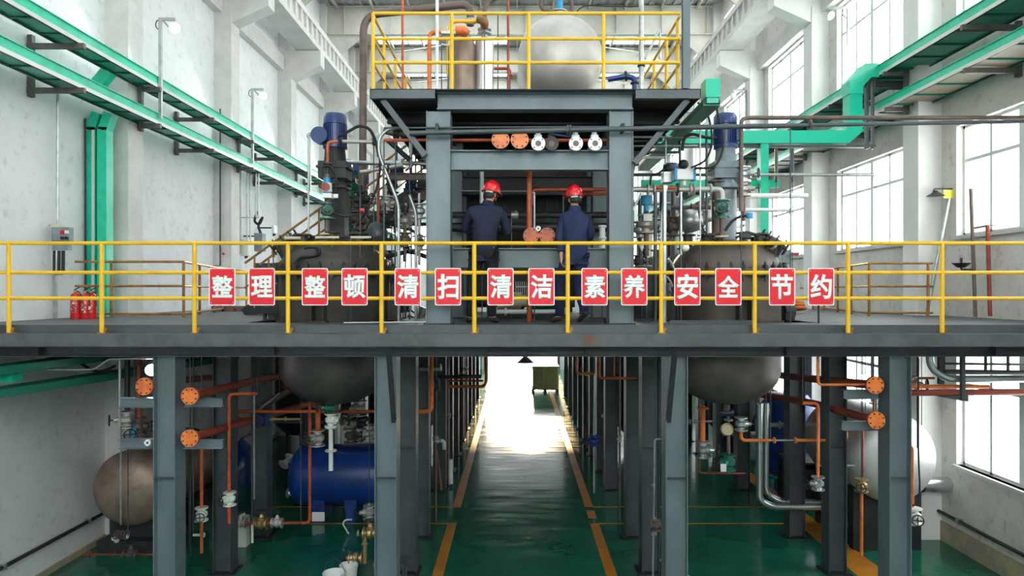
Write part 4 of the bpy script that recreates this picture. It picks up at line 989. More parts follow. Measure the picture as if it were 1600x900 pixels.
for (nm, px0, px1, y0, y1, D, lab, mt) in (
    ('switch_box', 345, 358, 391, 405, 17.4, 'small grey switch box with a red button on the second left pilaster', 'gear'),
    ('breaker_panel', 368, 378, 377, 395, 18.2, 'narrow grey breaker panel under the conduits on the left wall, left one', 'galv'),
    ('breaker_panel', 380, 391, 374, 400, 18.3, 'pale breaker panel under the conduits on the left wall, right one', 'pvc'),
    ('control_cabinet', 400, 413, 365, 393, 19.0, 'grey green control cabinet hanging on the left wall under black cables', 'gear'),
    ('wall_box', 427, 431, 352, 365, 20.0, 'tiny pale wall box near the far left pilaster', 'white')):
    m = MB().box(X(px0, D), X(px1, D), D-.15, D+.12, Z(y1, D), Z(y0, D))
    t = top(nm, m, M[mt], lab, 'electrical box', bevel=.008)
    part('mounting_strap', MB().box(X(px0, D)-.5, X(px0, D), D-.02, D+.02, Z(y0+4, D)-.02, Z(y0+4, D)+.02), M['steeld'], t)
    part('gland', MB().cyl(P((px0+px1)/2, y1, D), P((px0+px1)/2, y1+3, D), .03, n=8).cyl(P((px0+px1)/2-2, y1, D), P((px0+px1)/2-2, y1+4, D), .02, n=8), M['dark'], t)
D = 17.3
part('red_button', MB().cyl(P(354, 397, D)+Vector((0,-.15,0)), P(354, 397, D)+Vector((0,-.2,0)), .03, n=10), M['red'], [o for o in COL.objects if o.name.startswith('switch_box.')][0])
cable('knotted black cables hanging above the control cabinet on the left wall', pp(18.9, (402, 330), (398, 345), (405, 350), (410, 340), (404, 352), (408, 366)), .035)
top('dark_bench', MB().box(X(396, 18), X(430, 18), 18, 18.4, Z(418, 18), Z(411, 18)).box(X(398, 18), X(401, 18), 18.05, 18.3, DECK, Z(418, 18)).box(X(425, 18), X(428, 18), 18.05, 18.3, DECK, Z(418, 18)), M['dark'], 'dark low bench left of the left reactor', 'bench')
extinguisher(X(345, 17.2), 17.2, DECK, .5, 'red fire extinguisher half hidden behind the first sign')
for i, (px0, px1) in enumerate(((330, 346), (350, 366), (370, 386))):
    D = 15; top('wooden_block', MB().box(X(px0, D), X(px1, D), D, D+.2, DECK, DECK+.12), M['wood'], 'small brown wooden block on the deck behind the first signs, %s' % ['left', 'middle', 'right'][i], 'block', bevel=.005)

# ------------------------------------------------------------------ right wall fittings
D = 12.3
t = thing('safety_shower', 'safety shower with yellow sign plate, tall leaning pipe and pull arm by the right wall', 'shower', (X(1447, D), D, DECK))
part('riser_pipe', MB().tube([P(1447, 495, D), P(1485, 300, D)], .03), M['galv'], t)
part('arm', MB().tube([P(1458, 301, D), P(1460, 295, D), P(1502, 295, D)], .014, .02), M['dark'], t)
part('shower_head', MB().lathe([(0,.1), (.03,.09), (.05,.06), (.15,.0), (0,.0)], P(1462, 306, D), (0,0,1), 20), M['dark'], t)
part('sign_plate', MB().box(X(1473, D), X(1494, D), D-.03, D-.025, Z(310, D), Z(297, D)), mat('yellow_plate', (.8,.72,.02), .4), t)
D = 11.25
t = thing('eyewash_station', 'dark eyewash bowl on a rusty standpipe by the right wall', 'eyewash', (X(1522, D), D, DECK))
part('standpipe', MB().tube([P(1524, 495, D), P(1517, 295, D)], .028), M['brown'], t)
part('bowl', MB().lathe([(0,-.08), (.06,-.07), (.14,0), (.13,0), (.05,-.05), (0,-.05)], P(1502, 411, D), (0,0,1), 20), M['dark'], t)
part('arm', MB().tube([P(1502, 418, D), P(1502, 421, D), P(1521, 421, D)], .016, .02).cyl(P(1502, 403, D), P(1502, 412, D), .02), M['dark'], t)
part('handle_bar', MB().tube([P(1518, 357, D), P(1541, 353, D)], .02), M['dark'], t)
px_pipe('red and brown vertical pipe near the right wall window', 11.1, [(1547, 494), (1543, 352)], 6, 'redpipe')
D = 12.9
t = thing('hose_station', 'pale valve box with looped black hose on the right wall pilaster', 'hose station', (X(1437, D), D, Z(398, D)))
part('box', MB().box(X(1431, D), X(1445, D), D-.12, D, Z(390, D), Z(367, D)), M['galv'], t)
part('tap', MB().cyl(P(1440, 366, D-.1), P(1453, 368, D-.1), .018).cyl(P(1450, 363, D-.1), P(1450, 370, D-.1), .02).cyl(P(1431, 393, D-.1), P(1453, 393, D-.1), .03), M['dark'], t)
part('hose', MB().tube(pp(D-.1, (1436, 394), (1434, 440), (1440, 462), (1448, 440), (1446, 394)), .02, .15).tube(pp(D-.13, (1440, 394), (1438, 430), (1441, 448), (1444, 430), (1442, 394)), .02, .15), M['black'], t)
px_pipe('thin dark green conduit above the hose station on the right pilaster', 12.95, [(1433, 236), (1433, 366)], 3, 'steeld')
D = 15.4; t = top('electrical_box', MB().box(X(1222, D), X(1236, D), D, D+.3, Z(412, D), Z(390, D)), M['gear'], 'grey electrical box behind the right reactor manhole', 'electrical box', bevel=.01)
t = top('button_box', MB().box(X(1236, D), X(1249, D), D, D+.2, Z(403, D), Z(394, D)), M['galv'], 'small box with red buttons right of the right reactor', 'electrical box')
for i in range(3): part('red_button', MB().cyl(P(1239+4*i, 397, D), P(1239+4*i, 397, D-.06), .028, n=10), M['red'], t)
px_pipe('post carrying the grey electrical boxes', 15.5, [(1229, 490), (1229, 410)], 3, 'galv')
top('orange_hose_pile', MB().ring(P(1244, 478, 14), (0,.3,1), .14, .03).ring(P(1244, 474, 14), (.2,.3,1), .13, .03).ring(P(1246, 482, 14), (0,.2,1), .15, .03), M['orange'], 'coiled orange hose on the deck behind the thirteenth sign', 'hose')
top('dark_pump', MB().cyl(P(1225, 487, 10.6), P(1240, 487, 10.6), .1).box(X(1224, 10.6), X(1238, 10.6), 10.5, 10.75, DECK, DECK+.1), M['dark'], 'dark round fitting at the foot of the right reactor', 'fitting')
px_pipe('thin post standing on the deck under the rightmost sign', 9.5, [(1279, 505), (1279, 455)], 3, 'steeld')
px_pipe('red wall button post far right behind the reactor', 18.0, [(1292, 398), (1293, 390)], 6, 'red')
# ------------------------------------------------------------------ lower level: columns' pipework, tanks
# left side arms with orange blind flanges
def arm(px0, px1, py, D, label, h=15, mt='steel2'):
    a, b_ = P(px0, py, D), P(px1, py, D)
    return top('support_arm', MB().ibeam(a, b_, .1, h*D/FP, tf=.008, tw=.01, up=(0,0,1)), M[mt], label, 'beam')
arm(289, 348, 629, 9.42, 'short steel arm under the upper left orange flange', 13)
arm(289, 348, 694, 9.42, 'short steel arm under the lower left orange flange', 13)
arm(188, 247, 629, 9.42, 'steel cross arm left of the front column, upper', 15)
arm(188, 247, 693, 9.42, 'steel cross arm left of the front column, lower', 15)
arm(1318, 1372, 616, 9.42, 'short steel arm under the upper right orange flange', 14)
arm(1315, 1372, 665, 9.42, 'short steel arm under the lower right orange flange', 14)
def header(px, py, to, lab, R=13.5):
    """header pipe ending in an orange blind flange facing the viewer"""
    D = 9.14; p = P(px, py, D); r = R*D/FP
    t = top('header_pipe', MB().tube([p+Vector((0,.03,0)), P(px, py, D+.55)]+[Vector(q_) for q_ in to], r*.55, .3, 16), M['redpipe'], lab, 'pipe')
    f = part('blind_flange', MB().lathe([(r, 0), (r, .024), (0, .024)], p, (0,1,0), 30), M['orange'], t)
    part('back_flange', MB().lathe([(r, .03), (r, .055), (0, .055)], p, (0,1,0), 30), M['redpipe'], t)
    b = MB()
    for i in range(8):
        a = 2*PI*(i+.5)/8; q_ = p+Vector((math.cos(a), 0, math.sin(a)))*r*.8; b.cyl(q_-Vector((0,.012,0)), q_+Vector((0,.06,0)), r*.095, n=6)
    part('bolt', b, M['dark'], f)
header(296, 619, [P(420, 590, 12.5), P(560, 575, 16)], 'orange header pipe end on the left front column, upper of two')
header(296, 685, [P(400, 655, 12.0), P(520, 620, 15)], 'orange header pipe end on the left front column, lower of two')
header(225, 604, [P(260, 596, 12), P(330, 590, 16)], 'orange header pipe end left of the left front column, by the lamp')
header(1368, 602, [P(1250, 590, 12.5), P(1120, 575, 16)], 'orange header pipe end on the right front column, upper of two')
header(1370, 657, [P(1270, 630, 12.0), P(1150, 610, 15)], 'orange header pipe end on the right front column, lower of two')
# left: sphere ended tank
D = 11.6; c = P(191, 770, D); r = 60*D/FP
t = thing('storage_tank', 'rusty brown round-ended storage tank on the floor near the left wall', 'tank', (c.x, D, 0))
htank(t, c+Vector((0,1.3,0)), r, 2.0, (0,1,0), 'stainb', .32)
for y in (D+.5, D+2): part('saddle', MB().box(c.x-.5, c.x+.5, y, y+.15, .225, c.z-r*.75), M['steeld'], t)
nz = MB().cyl(c+Vector((.05,.7,r-.05)), c+Vector((.05,.7,r+.12)), .09); flange_m(nz, c+Vector((.05,.7,r+.1)), (0,0,1), .17); part('top_nozzle', nz, M['vessel'], t)
t2 = px_pipe('thin steel rod hanging in front of the rusty round tank', 11.0, [(189, 560), (189, 820)], 3, 'galv')
px_pipe('small white plastic tap and valve at the foot of the rusty round tank', 10.9, [(176, 842), (200, 838)], 6, 'pvc', fl=[(183, 840, (1,0,0), 8)], va=[(190, 836, (1,0,0), 4, 'brown', (0,-1,.3))])
px_pipe('dark vertical pipe behind the steel cross arms', 10.6, [(199, 562), (199, 668)], 8, 'steeld')
px_pipe('red vertical pipe with flanged valve left of the front column', 10.5, [(217, 562), (217, 700)], 8, 'redpipe', va=[(217, 665, (0,0,1), 6, 'brown', (1,-.3,0))])
px_pipe('stainless valve group on the dark vertical pipe left', 10.5, [(199, 645), (199, 690)], 6, 'stain', va=[(199, 655, (0,0,1), 6, 'stain', (-1,-.5,0)), (199, 675, (0,0,1), 6, 'stain', (.6,-.8,0))])
px_pipe('grey angle post by the steel cross arms', 10.2, [(187, 562), (187, 700)], 4, 'galv')
px_pipe('small blue valve stub beside the stainless valve group', 10.4, [(210, 668), (210, 686)], 7, 'lblue')
pipe_end(230, 692, 5, 9.3, .2, 'white', 'galv', 'tiny white pipe mouth on the lower left cross arm', True)
px_pipe('rusty floor pipe with valves at the foot of the round tank', 11.9, [(100, 878), (125, 868), (250, 868)], 6, 'redpipe', fl=[(140, 868, (1,0,0), 6), (180, 868, (1,0,0), 6)], va=[(205, 868, (1,0,0), 5, 'brown', (0,0,1))])
m = MB().box(X(150, 11.9), X(245, 11.9), 11.9, 13.2, 0, .22)
top('concrete_plinth', m, M['steeld'], 'dark low plinth under the rusty round tank', 'plinth', bevel=.01)
# lower left green trays running along wall below deck
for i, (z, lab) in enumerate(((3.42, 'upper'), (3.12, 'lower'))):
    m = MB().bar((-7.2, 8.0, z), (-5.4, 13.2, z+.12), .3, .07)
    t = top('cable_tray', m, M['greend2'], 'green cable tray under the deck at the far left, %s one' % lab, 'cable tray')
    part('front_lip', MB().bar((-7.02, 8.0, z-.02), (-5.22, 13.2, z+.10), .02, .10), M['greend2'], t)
t = px_pipe('thin white bent tube under the deck edge at the left', 9.7, [(75, 578), (148, 577), (170, 561), (250, 559)], 3, 'galv')
m = MB().box(X(0, 9.3), X(19, 9.3), 9.3, 9.5, Z(597, 9.3), Z(585, 9.3)); top('junction_box', m, M['green'], 'bright green tray end box at the left edge of the picture, under the deck', 'box')
cable('black cable looping over the green trays at the lower left', pp(10.4, (50, 575), (70, 562), (110, 560), (150, 580), (180, 572)), .02)
# thin verticals between left columns
px_pipe('orange vertical pipe with pale valve behind the left front column', 10.4, [(315, 702), (315, 864)], 5, 'orangep', va=[(315, 803, (0,0,1), 5, 'pvc', (.3,-1,0))])
px_pipe('orange drop pipe with valve on the second left column', 10.8, [(402, 615), (358, 616), (358, 818)], 5, 'orangep', va=[(359, 779, (0,0,1), 5, 'pvc', (-.4,-1,0))])
px_pipe('thin dark hose pipe on the right face of the left front column', 10.1, [(297, 700), (297, 870)], 4, 'steeld')
px_pipe('small white tap on a short pipe near the left front column', 10.6, [(302, 836), (320, 836)], 4, 'pvc', fl=[(318, 836, (1,0,0), 4)])
px_pipe('thin steel rod between the left columns', 11.6, [(397, 612), (397, 780)], 3, 'galv')
px_pipe('orange pipe running behind the outlet of the left vessel', 11.9, [(370, 643), (600, 643)], 5, 'orangep')
px_pipe('orange pipe dropping to the floor manifold at the left', 12.2, [(484, 628), (484, 817), (400, 817)], 5, 'orangep')
px_pipe('orange horizontal pipe with round blue valve', 12.0, [(368, 655), (405, 655)], 6, 'orangep')
t = px_pipe('brass pipe run with blue wheel valve between the left columns', 12.0, [(405, 655), (470, 655)], 4, 'brass', fl=[(425, 655, (1,0,0), 4), (446, 655, (1,0,0), 4)], va=[(409, 655, (1,0,0), 6, 'mblue', (0,-1,0))])
px_pipe('steel lever pipe slanting up to the left vessel', 12.3, [(375, 665), (437, 614)], 3, 'galv')
t = px_pipe('dark brown slanted pipe below the left vessel', 12.6, [(400, 640), (470, 600), (600, 590)], 10, 'brown')
t = px_pipe('floor level manifold with two taps at the left', 11.9, [(372, 818), (470, 817)], 5, 'redpipe', va=[(408, 818, (1,0,0), 5, 'brass', (0,0,1)), (433, 817, (1,0,0), 4, 'stain', (0,0,1)), (376, 817, (1,0,0), 4, 'stain', (0,0,1))])
top('plastic_jug', MB().box(X(371, 12.3), X(388, 12.3), 12.2, 12.4, 0.0, Z(806, 12.3)).cyl(P(379, 806, 12.3), P(379, 801, 12.3), .05), M['pvc'], 'white plastic jug on the floor behind the second left column', 'jug', bevel=.02)
px_pipe('white post beside the plastic jug', 11.8, [(394, 820), (394, 848)], 4, 'pvc')
# vessel outlet with white plastic drain
t = px_pipe('white plastic drain pipe with flanges below the left vessel', 10.72, [(517, 632), (517, 735)], 7, 'pvc', fl=[(517, 648, (0,0,1), 8, 'cream'), (517, 668, (0,0,1), 9, 'cream'), (517, 704, (0,0,1), 9, 'cream')], va=[(517, 656, (0,0,1), 5, 'pvc', (1,-.4,0))])
px_pipe('green valve on the outlet of the left vessel', 10.72, [(517, 626), (517, 644)], 8, 'greenv', va=[(517, 636, (0,0,1), 5, 'greenv', (-1,-.5,0))])
px_pipe('orange funnel pipe left of the white drain pipe', 11.8, [(497, 630), (497, 672)], 8, 'orangep', fl=[(497, 634, (0,0,1), 9)], va=[(496, 684, (0,0,1), 6, 'stain', (-.5,-1,0))])
for i, (px, py, mt) in enumerate(((562, 638, 'stain'), (548, 680, 'brown'), (576, 676, 'stain'), (546, 660, 'stain'), (566, 655, 'dark'))):
    px_pipe('flanged valve above the blue tank, %s' % ['topmost', 'low left with brown body', 'low right beside the column', 'upper left', 'dark one in the centre'][i], 13.0, [(px, py-14), (px, py+14)], 6, mt, va=[(px, py, (0,0,1), 5.5, mt, (1 if i % 2 else -1, -.6, 0))])
top('wall_sheet', MB().box(X(533, 14.3), X(590, 14.3), 14.3, 14.33, Z(700, 14.3), Z(662, 14.3)), M['pvc'], 'pale sheet behind the valves above the blue tank', 'panel')
# blue horizontal tank
D = 13.9; c = P(548, 743, D); r = 47*D/FP
t = thing('blue_tank', 'deep blue horizontal tank on two legs behind the left front columns', 'tank', (c.x+.5, D, 0))
htank(t, (c.x+.15, D+.1, c.z), r, 2.15, (1,0,0), 'blue', .3)
for px in (505, 554):
    part('leg', MB().box(X(px-9, D), X(px+9, D), D-.35, D-.3, c.z-r*1.0, c.z-r*.55).box(X(px-6, D), X(px+6, D), D-.4, D+.4, 0, c.z-r*.75), M['blue'], t)
part('paper_tag', MB().box(X(497, D), X(516, D), D-.41, D-.405, Z(804, D), Z(790, D)), M['white'], t)
nz = MB().cyl(P(456, 712, D), P(443, 726, D-.2), .06); flange_m(nz, P(443, 726, D-.2), (P(443, 726, D-.2)-P(456, 712, D)), .11); flange_m(nz, P(453, 715, D-.05), (P(443, 726, D-.2)-P(456, 712, D)), .11); part('tilted_nozzle', nz, M['stain'], t)
nz = MB().cyl(P(462, 770, D-.1), P(450, 770, D-.15), .06); flange_m(nz, P(450, 770, D-.15), (1,0,0), .1); part('side_nozzle', nz, M['galv'], t)
D = 16.5; c = P(360, 742, D); t = thing('blue_tank', 'second blue tank farther back between the left columns', 'tank', (c.x, D, 0))
htank(t, c+Vector((.15,0,0)), 50*D/FP, .2, (1,0,0), 'blue', .3); part('leg', MB().box(c.x-.1, c.x+.1, D-.4, D+.4, 0, c.z-.5), M['blue'], t)
part('round_cover', MB().lathe([(.18,0),(.18,.04),(.1,.06),(0,.06)], P(378, 700, D-.7), (0,-1,.1), 20), M['blue'], t)
# buckets and brass stand
for i, (px, w, mt) in enumerate(((522, 17, 'white'), (545, 14, 'pvc'))):
    D = 10.4 if i == 0 else 10.7
    r = w*D/FP; zz = .30; p = Vector((X(px, D), D, 0))
    b = top('bucket', MB().lathe([(r*.8, 0), (r, zz), (r*1.04, zz), (r*1.04, zz-.03), (r*.98, zz-.03), (r*.95, zz-.005), (r*.78, .02), (0,.02)], p, (0,0,1), 24), M[mt], 'white plastic bucket on the green floor, %s one' % ('front left' if i == 0 else 'rear right'), 'bucket')
    part('handle', MB().tube([p+Vector((-r,0,zz)), p+Vector((-r*.6,-.02,zz+.16)), p+Vector((0,-.02,zz+.22)), p+Vector((r*.6,-.02,zz+.16)), p+Vector((r,0,zz))], .004, .03, 6), M['mblue'], b)
t = px_pipe('brass standpipe with cross valves by the inner left column', 10.9, [(570, 880), (570, 832), (596, 832)], 7, 'brass', fl=[(570, 850, (0,0,1), 5), (560, 833, (1,0,0), 5)], va=[(556, 872, (1,0,0), 5, 'brass', (-1,0,0.01)), (578, 833, (1,0,0), 5, 'brass', (0,0,1))])
px_pipe('pale flexible tube looping beside the blue tank leg', 12.8, [(545, 834), (535, 818), (540, 812), (550, 812)], 2.5, 'pvc')
px_pipe('steel valve stack right of the blue tank legs', 12.6, [(577, 786), (577, 816)], 5, 'stain', va=[(577, 800, (0,0,1), 5, 'stain', (-1,-.3,0))])
m = MB().box(X(584, 10.4), X(634, 10.4), 10.3, 10.6, .42, .46)
for px in (586, 630): m.box(X(px, 10.4), X(px+3, 10.4), 10.3, 10.34, 0, .42).box(X(px, 10.4), X(px+3, 10.4), 10.56, 10.6, 0, .42)
top('steel_stool', m, M['steel'], 'small grey steel stool behind the inner left column', 'stool')
# orange pipes beside inner left columns
px_pipe('bold orange pipe bending back at the inner left columns', 12.1, [(674, 557), (674, 643), (655, 643)], 7, 'orange', fl=[(674, 604, (0,0,1), 5)])
px_pipe('silver horizontal pipe at the inner left columns', 12.3, [(656, 576), (690, 576)], 8, 'galv', fl=[(688, 574, (1,0,0), 6)])
px_pipe('grey angled bracket pipe by the third left column', 13.2, [(657, 590), (685, 590), (685, 610)], 6, 'steel')
px_pipe('white plastic elbow tap on the fourth inner left column', 14.6, [(680, 688), (694, 688), (694, 702)], 6, 'pvc', fl=[(684, 688, (1,0,0), 5)])
px_pipe('wooden plank leaning at the fourth inner left column', 14.6, [(682, 702), (689, 766)], 5, 'wood', n=4)
px_pipe('white plastic bag roll hanging low by the inner left columns', 16.0, [(704, 718), (704, 756)], 7, 'white')
px_pipe('dark grey header pipe crossing toward the far left columns', 14.5, [(658, 590), (752, 588)], 6, 'steel')
px_pipe('orange header with bend at the edge of the bright door, lower', 15.5, [(700, 604), (755, 604), (760, 597), (760, 557)], 5, 'orange')
px_pipe('orange header above, thinner, left of the bright door', 16.0, [(690, 595), (755, 595)], 3, 'orangep')
px_pipe('orange cross pipe on the third left column', 13.0, [(656, 591), (674, 591)], 5, 'orange')
# right side inner column pipes
px_pipe('orange pipe dropping and turning at the inner right columns', 13.5, [(901, 557), (901, 584), (928, 584)], 4, 'orange')
px_pipe('ochre orange pipe looping between the inner right columns', 12.0, [(936, 557), (936, 591), (995, 591)], 4.5, 'orangep')
px_pipe('short orange pipe at the third inner right column', 12.1, [(959, 557), (959, 588)], 3, 'orangep')
px_pipe('thin pale steel pipe standing by the fourth inner right column', 14.8, [(928, 584), (928, 770)], 3, 'galv', va=[(928, 688, (0,0,1), 4, 'blue', (-1,-.4,0))])
t = px_pipe('thin galvanised instrument pipe between the front right columns', 10.3, [(1032, 686), (1023, 686), (1020, 900)], 3, 'galv', fl=[(1021, 758, (0,0,1), 3), (1020, 835, (0,0,1), 3)])
px_pipe('small valve on the instrument pipe between the front right columns', 10.3, [(1024, 808), (1024, 836)], 4, 'galv', va=[(1024, 820, (0,0,1), 4, 'brown', (1,0,0))])
# right vessel surroundings
px_pipe('thick orange drain pipe left of the right vessel outlet', 11.6, [(1098, 634), (1098, 692)], 8, 'orange', fl=[(1098, 638, (0,0,1), 9)], va=[(1098, 702, (0,0,1), 6, 'galv', (1,-.5,0))])
px_pipe('thin orange pipe loop near the floor under the right vessel', 12.2, [(1093, 715), (1093, 739), (1165, 740)], 3, 'redpipe')
px_pipe('brown outlet pipe with round pale gauge under the right vessel', 11.4, [(1138, 630), (1138, 722)], 5, 'brown', fl=[(1138, 656, (0,0,1), 7, 'galv')], va=[(1138, 722, (0,0,1), 6, 'greenv', (-1,-.5,0))])
t = top('pressure_gauge', MB().lathe([(9*11.3/FP, 0), (9*11.3/FP, .05), (0,.05)], P(1136, 671, 11.25), (0,1,0), 24), M['cream'], 'round pale gauge disc below the right vessel', 'gauge')
part('gauge_rim', MB().ring(P(1136, 671, 11.25), (0,1,0), 9*11.3/FP, .012), M['brass'], t)
px_pipe('blue valve actuator under the right vessel', 11.4, [(1128, 645), (1146, 645)], 11, 'mblue')
top('paper_tag', MB().box(X(1126, 11.2), X(1135, 11.2), 11.2, 11.205, Z(737, 11.2), Z(725, 11.2)), M['white'], 'white paper tag hanging under the right vessel valve', 'tag')
px_pipe('orange elbow pipe line with white valve right of the right vessel outlet', 11.2, [(1158, 672), (1158, 688), (1204, 688)], 5, 'orange', va=[(1158, 662, (0,0,1), 5, 'galv', (1,-.2,0))], fl=[(1158, 673, (0,0,1), 6), (1210, 688, (1,0,0), 5)])
px_pipe('steel link rod joining the two orange pipe lines on the right', 11.2, [(1204, 688), (1245, 688)], 3, 'galv')
px_pipe('orange pipe line continuing right and up to the third right column', 11.2, [(1243, 688), (1322, 688), (1322, 675)], 5, 'orange', fl=[(1243, 688, (1,0,0), 5)])
t = pipe('silver clad pipe dropping beside the second right column, front of pair', pp(12.6, (1187, 630), (1187, 782), (1206, 792), (1300, 792)), .062, 'insul', bend=.25)
t = pipe('silver clad pipe dropping beside the second right column, rear of pair', pp(12.8, (1197, 630), (1197, 770), (1216, 784), (1300, 786)), .055, 'insul', bend=.25)
px_pipe('grey horizontal pipe with flange between the right columns', 13.2, [(1197, 664), (1280, 664)], 7, 'galv', fl=[(1218, 664, (1,0,0), 6)])
px_pipe('orange vertical pipe with pale valve at the outer right columns', 11.0, [(1277, 540), (1277, 540)], 5, 'orange') if False else None
px_pipe('orange pipe dropping from the deck edge to the upper right flange', 9.5, [(1278, 540), (1278, 601), (1355, 601)], 4.5, 'orange', bend=.06)
px_pipe('orange vertical drop pipe with valve between outer right columns', 10.8, [(1254, 630), (1278, 630), (1278, 745)], 5, 'orange', va=[(1278, 755, (0,0,1), 5, 'galv', (-1,-.3,0))])
px_pipe('thin red vertical link pipe by the right orange flanges', 9.95, [(1365, 616), (1365, 644)], 3, 'orangep')
px_pipe('thin dull red rod pipe near the second outer right column', 11.5, [(1348, 660), (1348, 745)], 3, 'redpipe')
px_pipe('orange lower pipe with brass valve right of the second outer right column', 11.3, [(1346, 770), (1346, 868)], 5, 'orange', va=[(1346, 758, (0,0,1), 5, 'brass', (-.5,-1,0))])
px_pipe('short steel rod pipe at knee height between right columns', 11.8, [(1275, 728), (1352, 727)], 4, 'galv')
px_pipe('short orange end pipe with white valve right of the front right column', 10.0, [(1414, 698), (1425, 698), (1425, 792)], 6, 'orange', va=[(1428, 806, (0,0,1), 6, 'pvc', (-.3,-1,0))], bend=.06)
cable('thin dark cable hanging in front of the silver tank', pp(9.8, (1435, 560), (1435, 700), (1437, 760), (1434, 785), (1426, 790)), .012)
# blue drum and things behind right
D = 15.5
t = thing('blue_tank', 'blue upright tank between the right columns in the background', 'tank', (X(1262, D), D, 0))
part('shell', MB().lathe([(0,.3),(.4,.35),(.6,.5),(.6,1.9),(.4,2.15),(0,2.2)], (X(1240, D), D+.3, 0), (0,0,1), 32), M['blue'], t)
part('leg', MB().box(X(1225, D), X(1231, D), D, D+.1, 0, .5).box(X(1262, D), X(1268, D), D, D+.1, 0, .5), M['blue'], t)
D = 18.3; t = thing('blue_tank', 'dark blue horizontal tank behind the silver clad pipes', 'tank', (X(1180, D), D, 0))
htank(t, P(1215, 680, D), .72, .6, (1,0,0), 'blue', .3); part('leg', MB().box(X(1208, D), X(1222, D), D-.1, D+.1, 0, .7), M['blue'], t)
# silver tank at right and pipes by the window
D = 11.6; c = P(1408, 722, D); r = 72*D/FP
t = thing('silver_tank', 'silver round-ended tank beside the right wall window', 'tank', (c.x, D, 0))
htank(t, c+Vector((0,1.2,0)), r, 1.7, (0,1,0), 'alu2', .36)
for y in (D+.5, D+1.9): part('saddle', MB().box(c.x-.55, c.x+.62, y, y+.16, 0, c.z-r*.7), M['steeld'], t)
nz = MB().cyl(c+Vector((-.05,.7,r-.05)), c+Vector((-.05,.7,r+.25)), .05); flange_m(nz, c+Vector((-.05,.7,r+.1)), (0,0,1), .12); flange_m(nz, c+Vector((-.05,.7,r+.2)), (0,0,1), .1); part('top_nozzle', nz, M['galv'], t)
pipe('thick silver clad pipe stub reaching from the silver tank toward the right wall', [P(1440, 757, 12.4), P(1527, 757, 12.4)], .135, 'insul', n=24)
t = pipe('silver clad pipe bending right under the deck by the right window', pp(9.7, (1452, 550), (1454, 575), (1478, 592), (1640, 592)), .05, 'insul', bend=.16)
px_pipe('dark pipe just above the silver clad pipe by the right window', 9.9, [(1476, 581), (1640, 583)], 8, 'steel')
px_pipe('orange red pipe under the deck by the right window, shorter upper one', 10.0, [(1410, 604), (1545, 604)], 6, 'orange')
px_pipe('thick dull red pipe under the deck by the right window, longer lower one', 9.8, [(1410, 614), (1640, 612)], 10, 'redpipe')
px_pipe('thin orange red pipe behind the elbow of the silver clad pipe', 10.3, [(1410, 591), (1460, 591)], 4, 'redpipe')
m = MB().bar(P(1504, 556, 9.6), P(1504, 626, 9.6), .05, .05, (0,1,0)).bar(P(1470, 556, 10), P(1470, 600, 10), .07, .06, (0,1,0)).prism([(X(1460, 9.7), Z(618, 9.7)), (X(1506, 9.7), Z(626, 9.7)), (X(1506, 9.7), Z(616, 9.7))], 'y', 9.6, 9.7)
top('pipe_hanger', m, M['steel'], 'grey steel hanger holding the pipes by the right window', 'bracket')
m = MB()
for a, z in ((1540, 0), (1575, 0)): m.bar(P(a, 556, 10.2), P(a, 582, 10.2), .03, .03, (0,1,0))
m.bar(P(1476, 568, 10.2), P(1640, 570, 10.2), .03, .03)
top('hanger_frame', m, M['steeld'], 'thin dark hanger frame above the pipes at the right window', 'frame')
px_pipe('thin vertical grey rod in front of the silver tank', 10.6, [(1434, 557), (1434, 700)], 3, 'steeld')
px_pipe('stub with dark valve behind the right front column, near the pipes', 10.2, [(1418, 585), (1418, 620)], 8, 'dark', va=[(1421, 600, (0,0,1), 6, 'stainb', (1,-.3,0))])
t = cable('white hose lying on the green floor right of the inner right column', [Vector((2.35, 11.6, .02)), Vector((2.5, 11.4, .02)), Vector((2.62, 11.0, .02)), Vector((2.95, 10.6, .02)), Vector((3.2, 10.3, .02))], .018, 'white')
m = MB().box(X(1290, 13), X(1385, 13), 14.4, 15.4, 0, Z(760, 13.2))
m.box(X(1286, 13), X(1388, 13), 14.38, 15.42, .9, .94).box(X(1286, 13), X(1388, 13), 14.38, 15.42, .3, .34)
top('equipment_skid', m, M['dark'], 'dark equipment skid behind the outer right columns', 'skid')

# ------------------------------------------------------------------ tunnel of small pipes along the aisle
def riser_set(side, j, y):
    s_ = -1 if side == 'left' else 1
    xb = -1.52 if side == 'left' else 1.93
    for k in range(2):
        yy = y+.35+k*.45; x = xb+s_*(.05+.08*((j+k) % 3))
        t = pipe('thin vertical pipe beside the %s aisle columns, bay %s, %s one' % (side, ORD[j], ['nearer', 'farther'][k]), [(x, yy, .0), (x, yy, 3.68)], .018+.006*((j+k) % 2), ['galv', 'orangep', 'brown'][(j*2+k) % 3] if side == 'left' else ['brown', 'galv', 'redpipe'][(j+k) % 3], name='riser_pipe', group='riser pipes along the aisle', n=8)
        z = 1.1+.5*((j*7+k*3) % 4)
        add_valve(t, (x, yy, z), (0,0,1), .026, ['stain', 'brown', 'galv'][(j+k) % 3], (-s_*.8, -.5, 0))
for j in range(2, 9):
    riser_set('left', j, RY[j]); riser_set('right', j, RY[j])
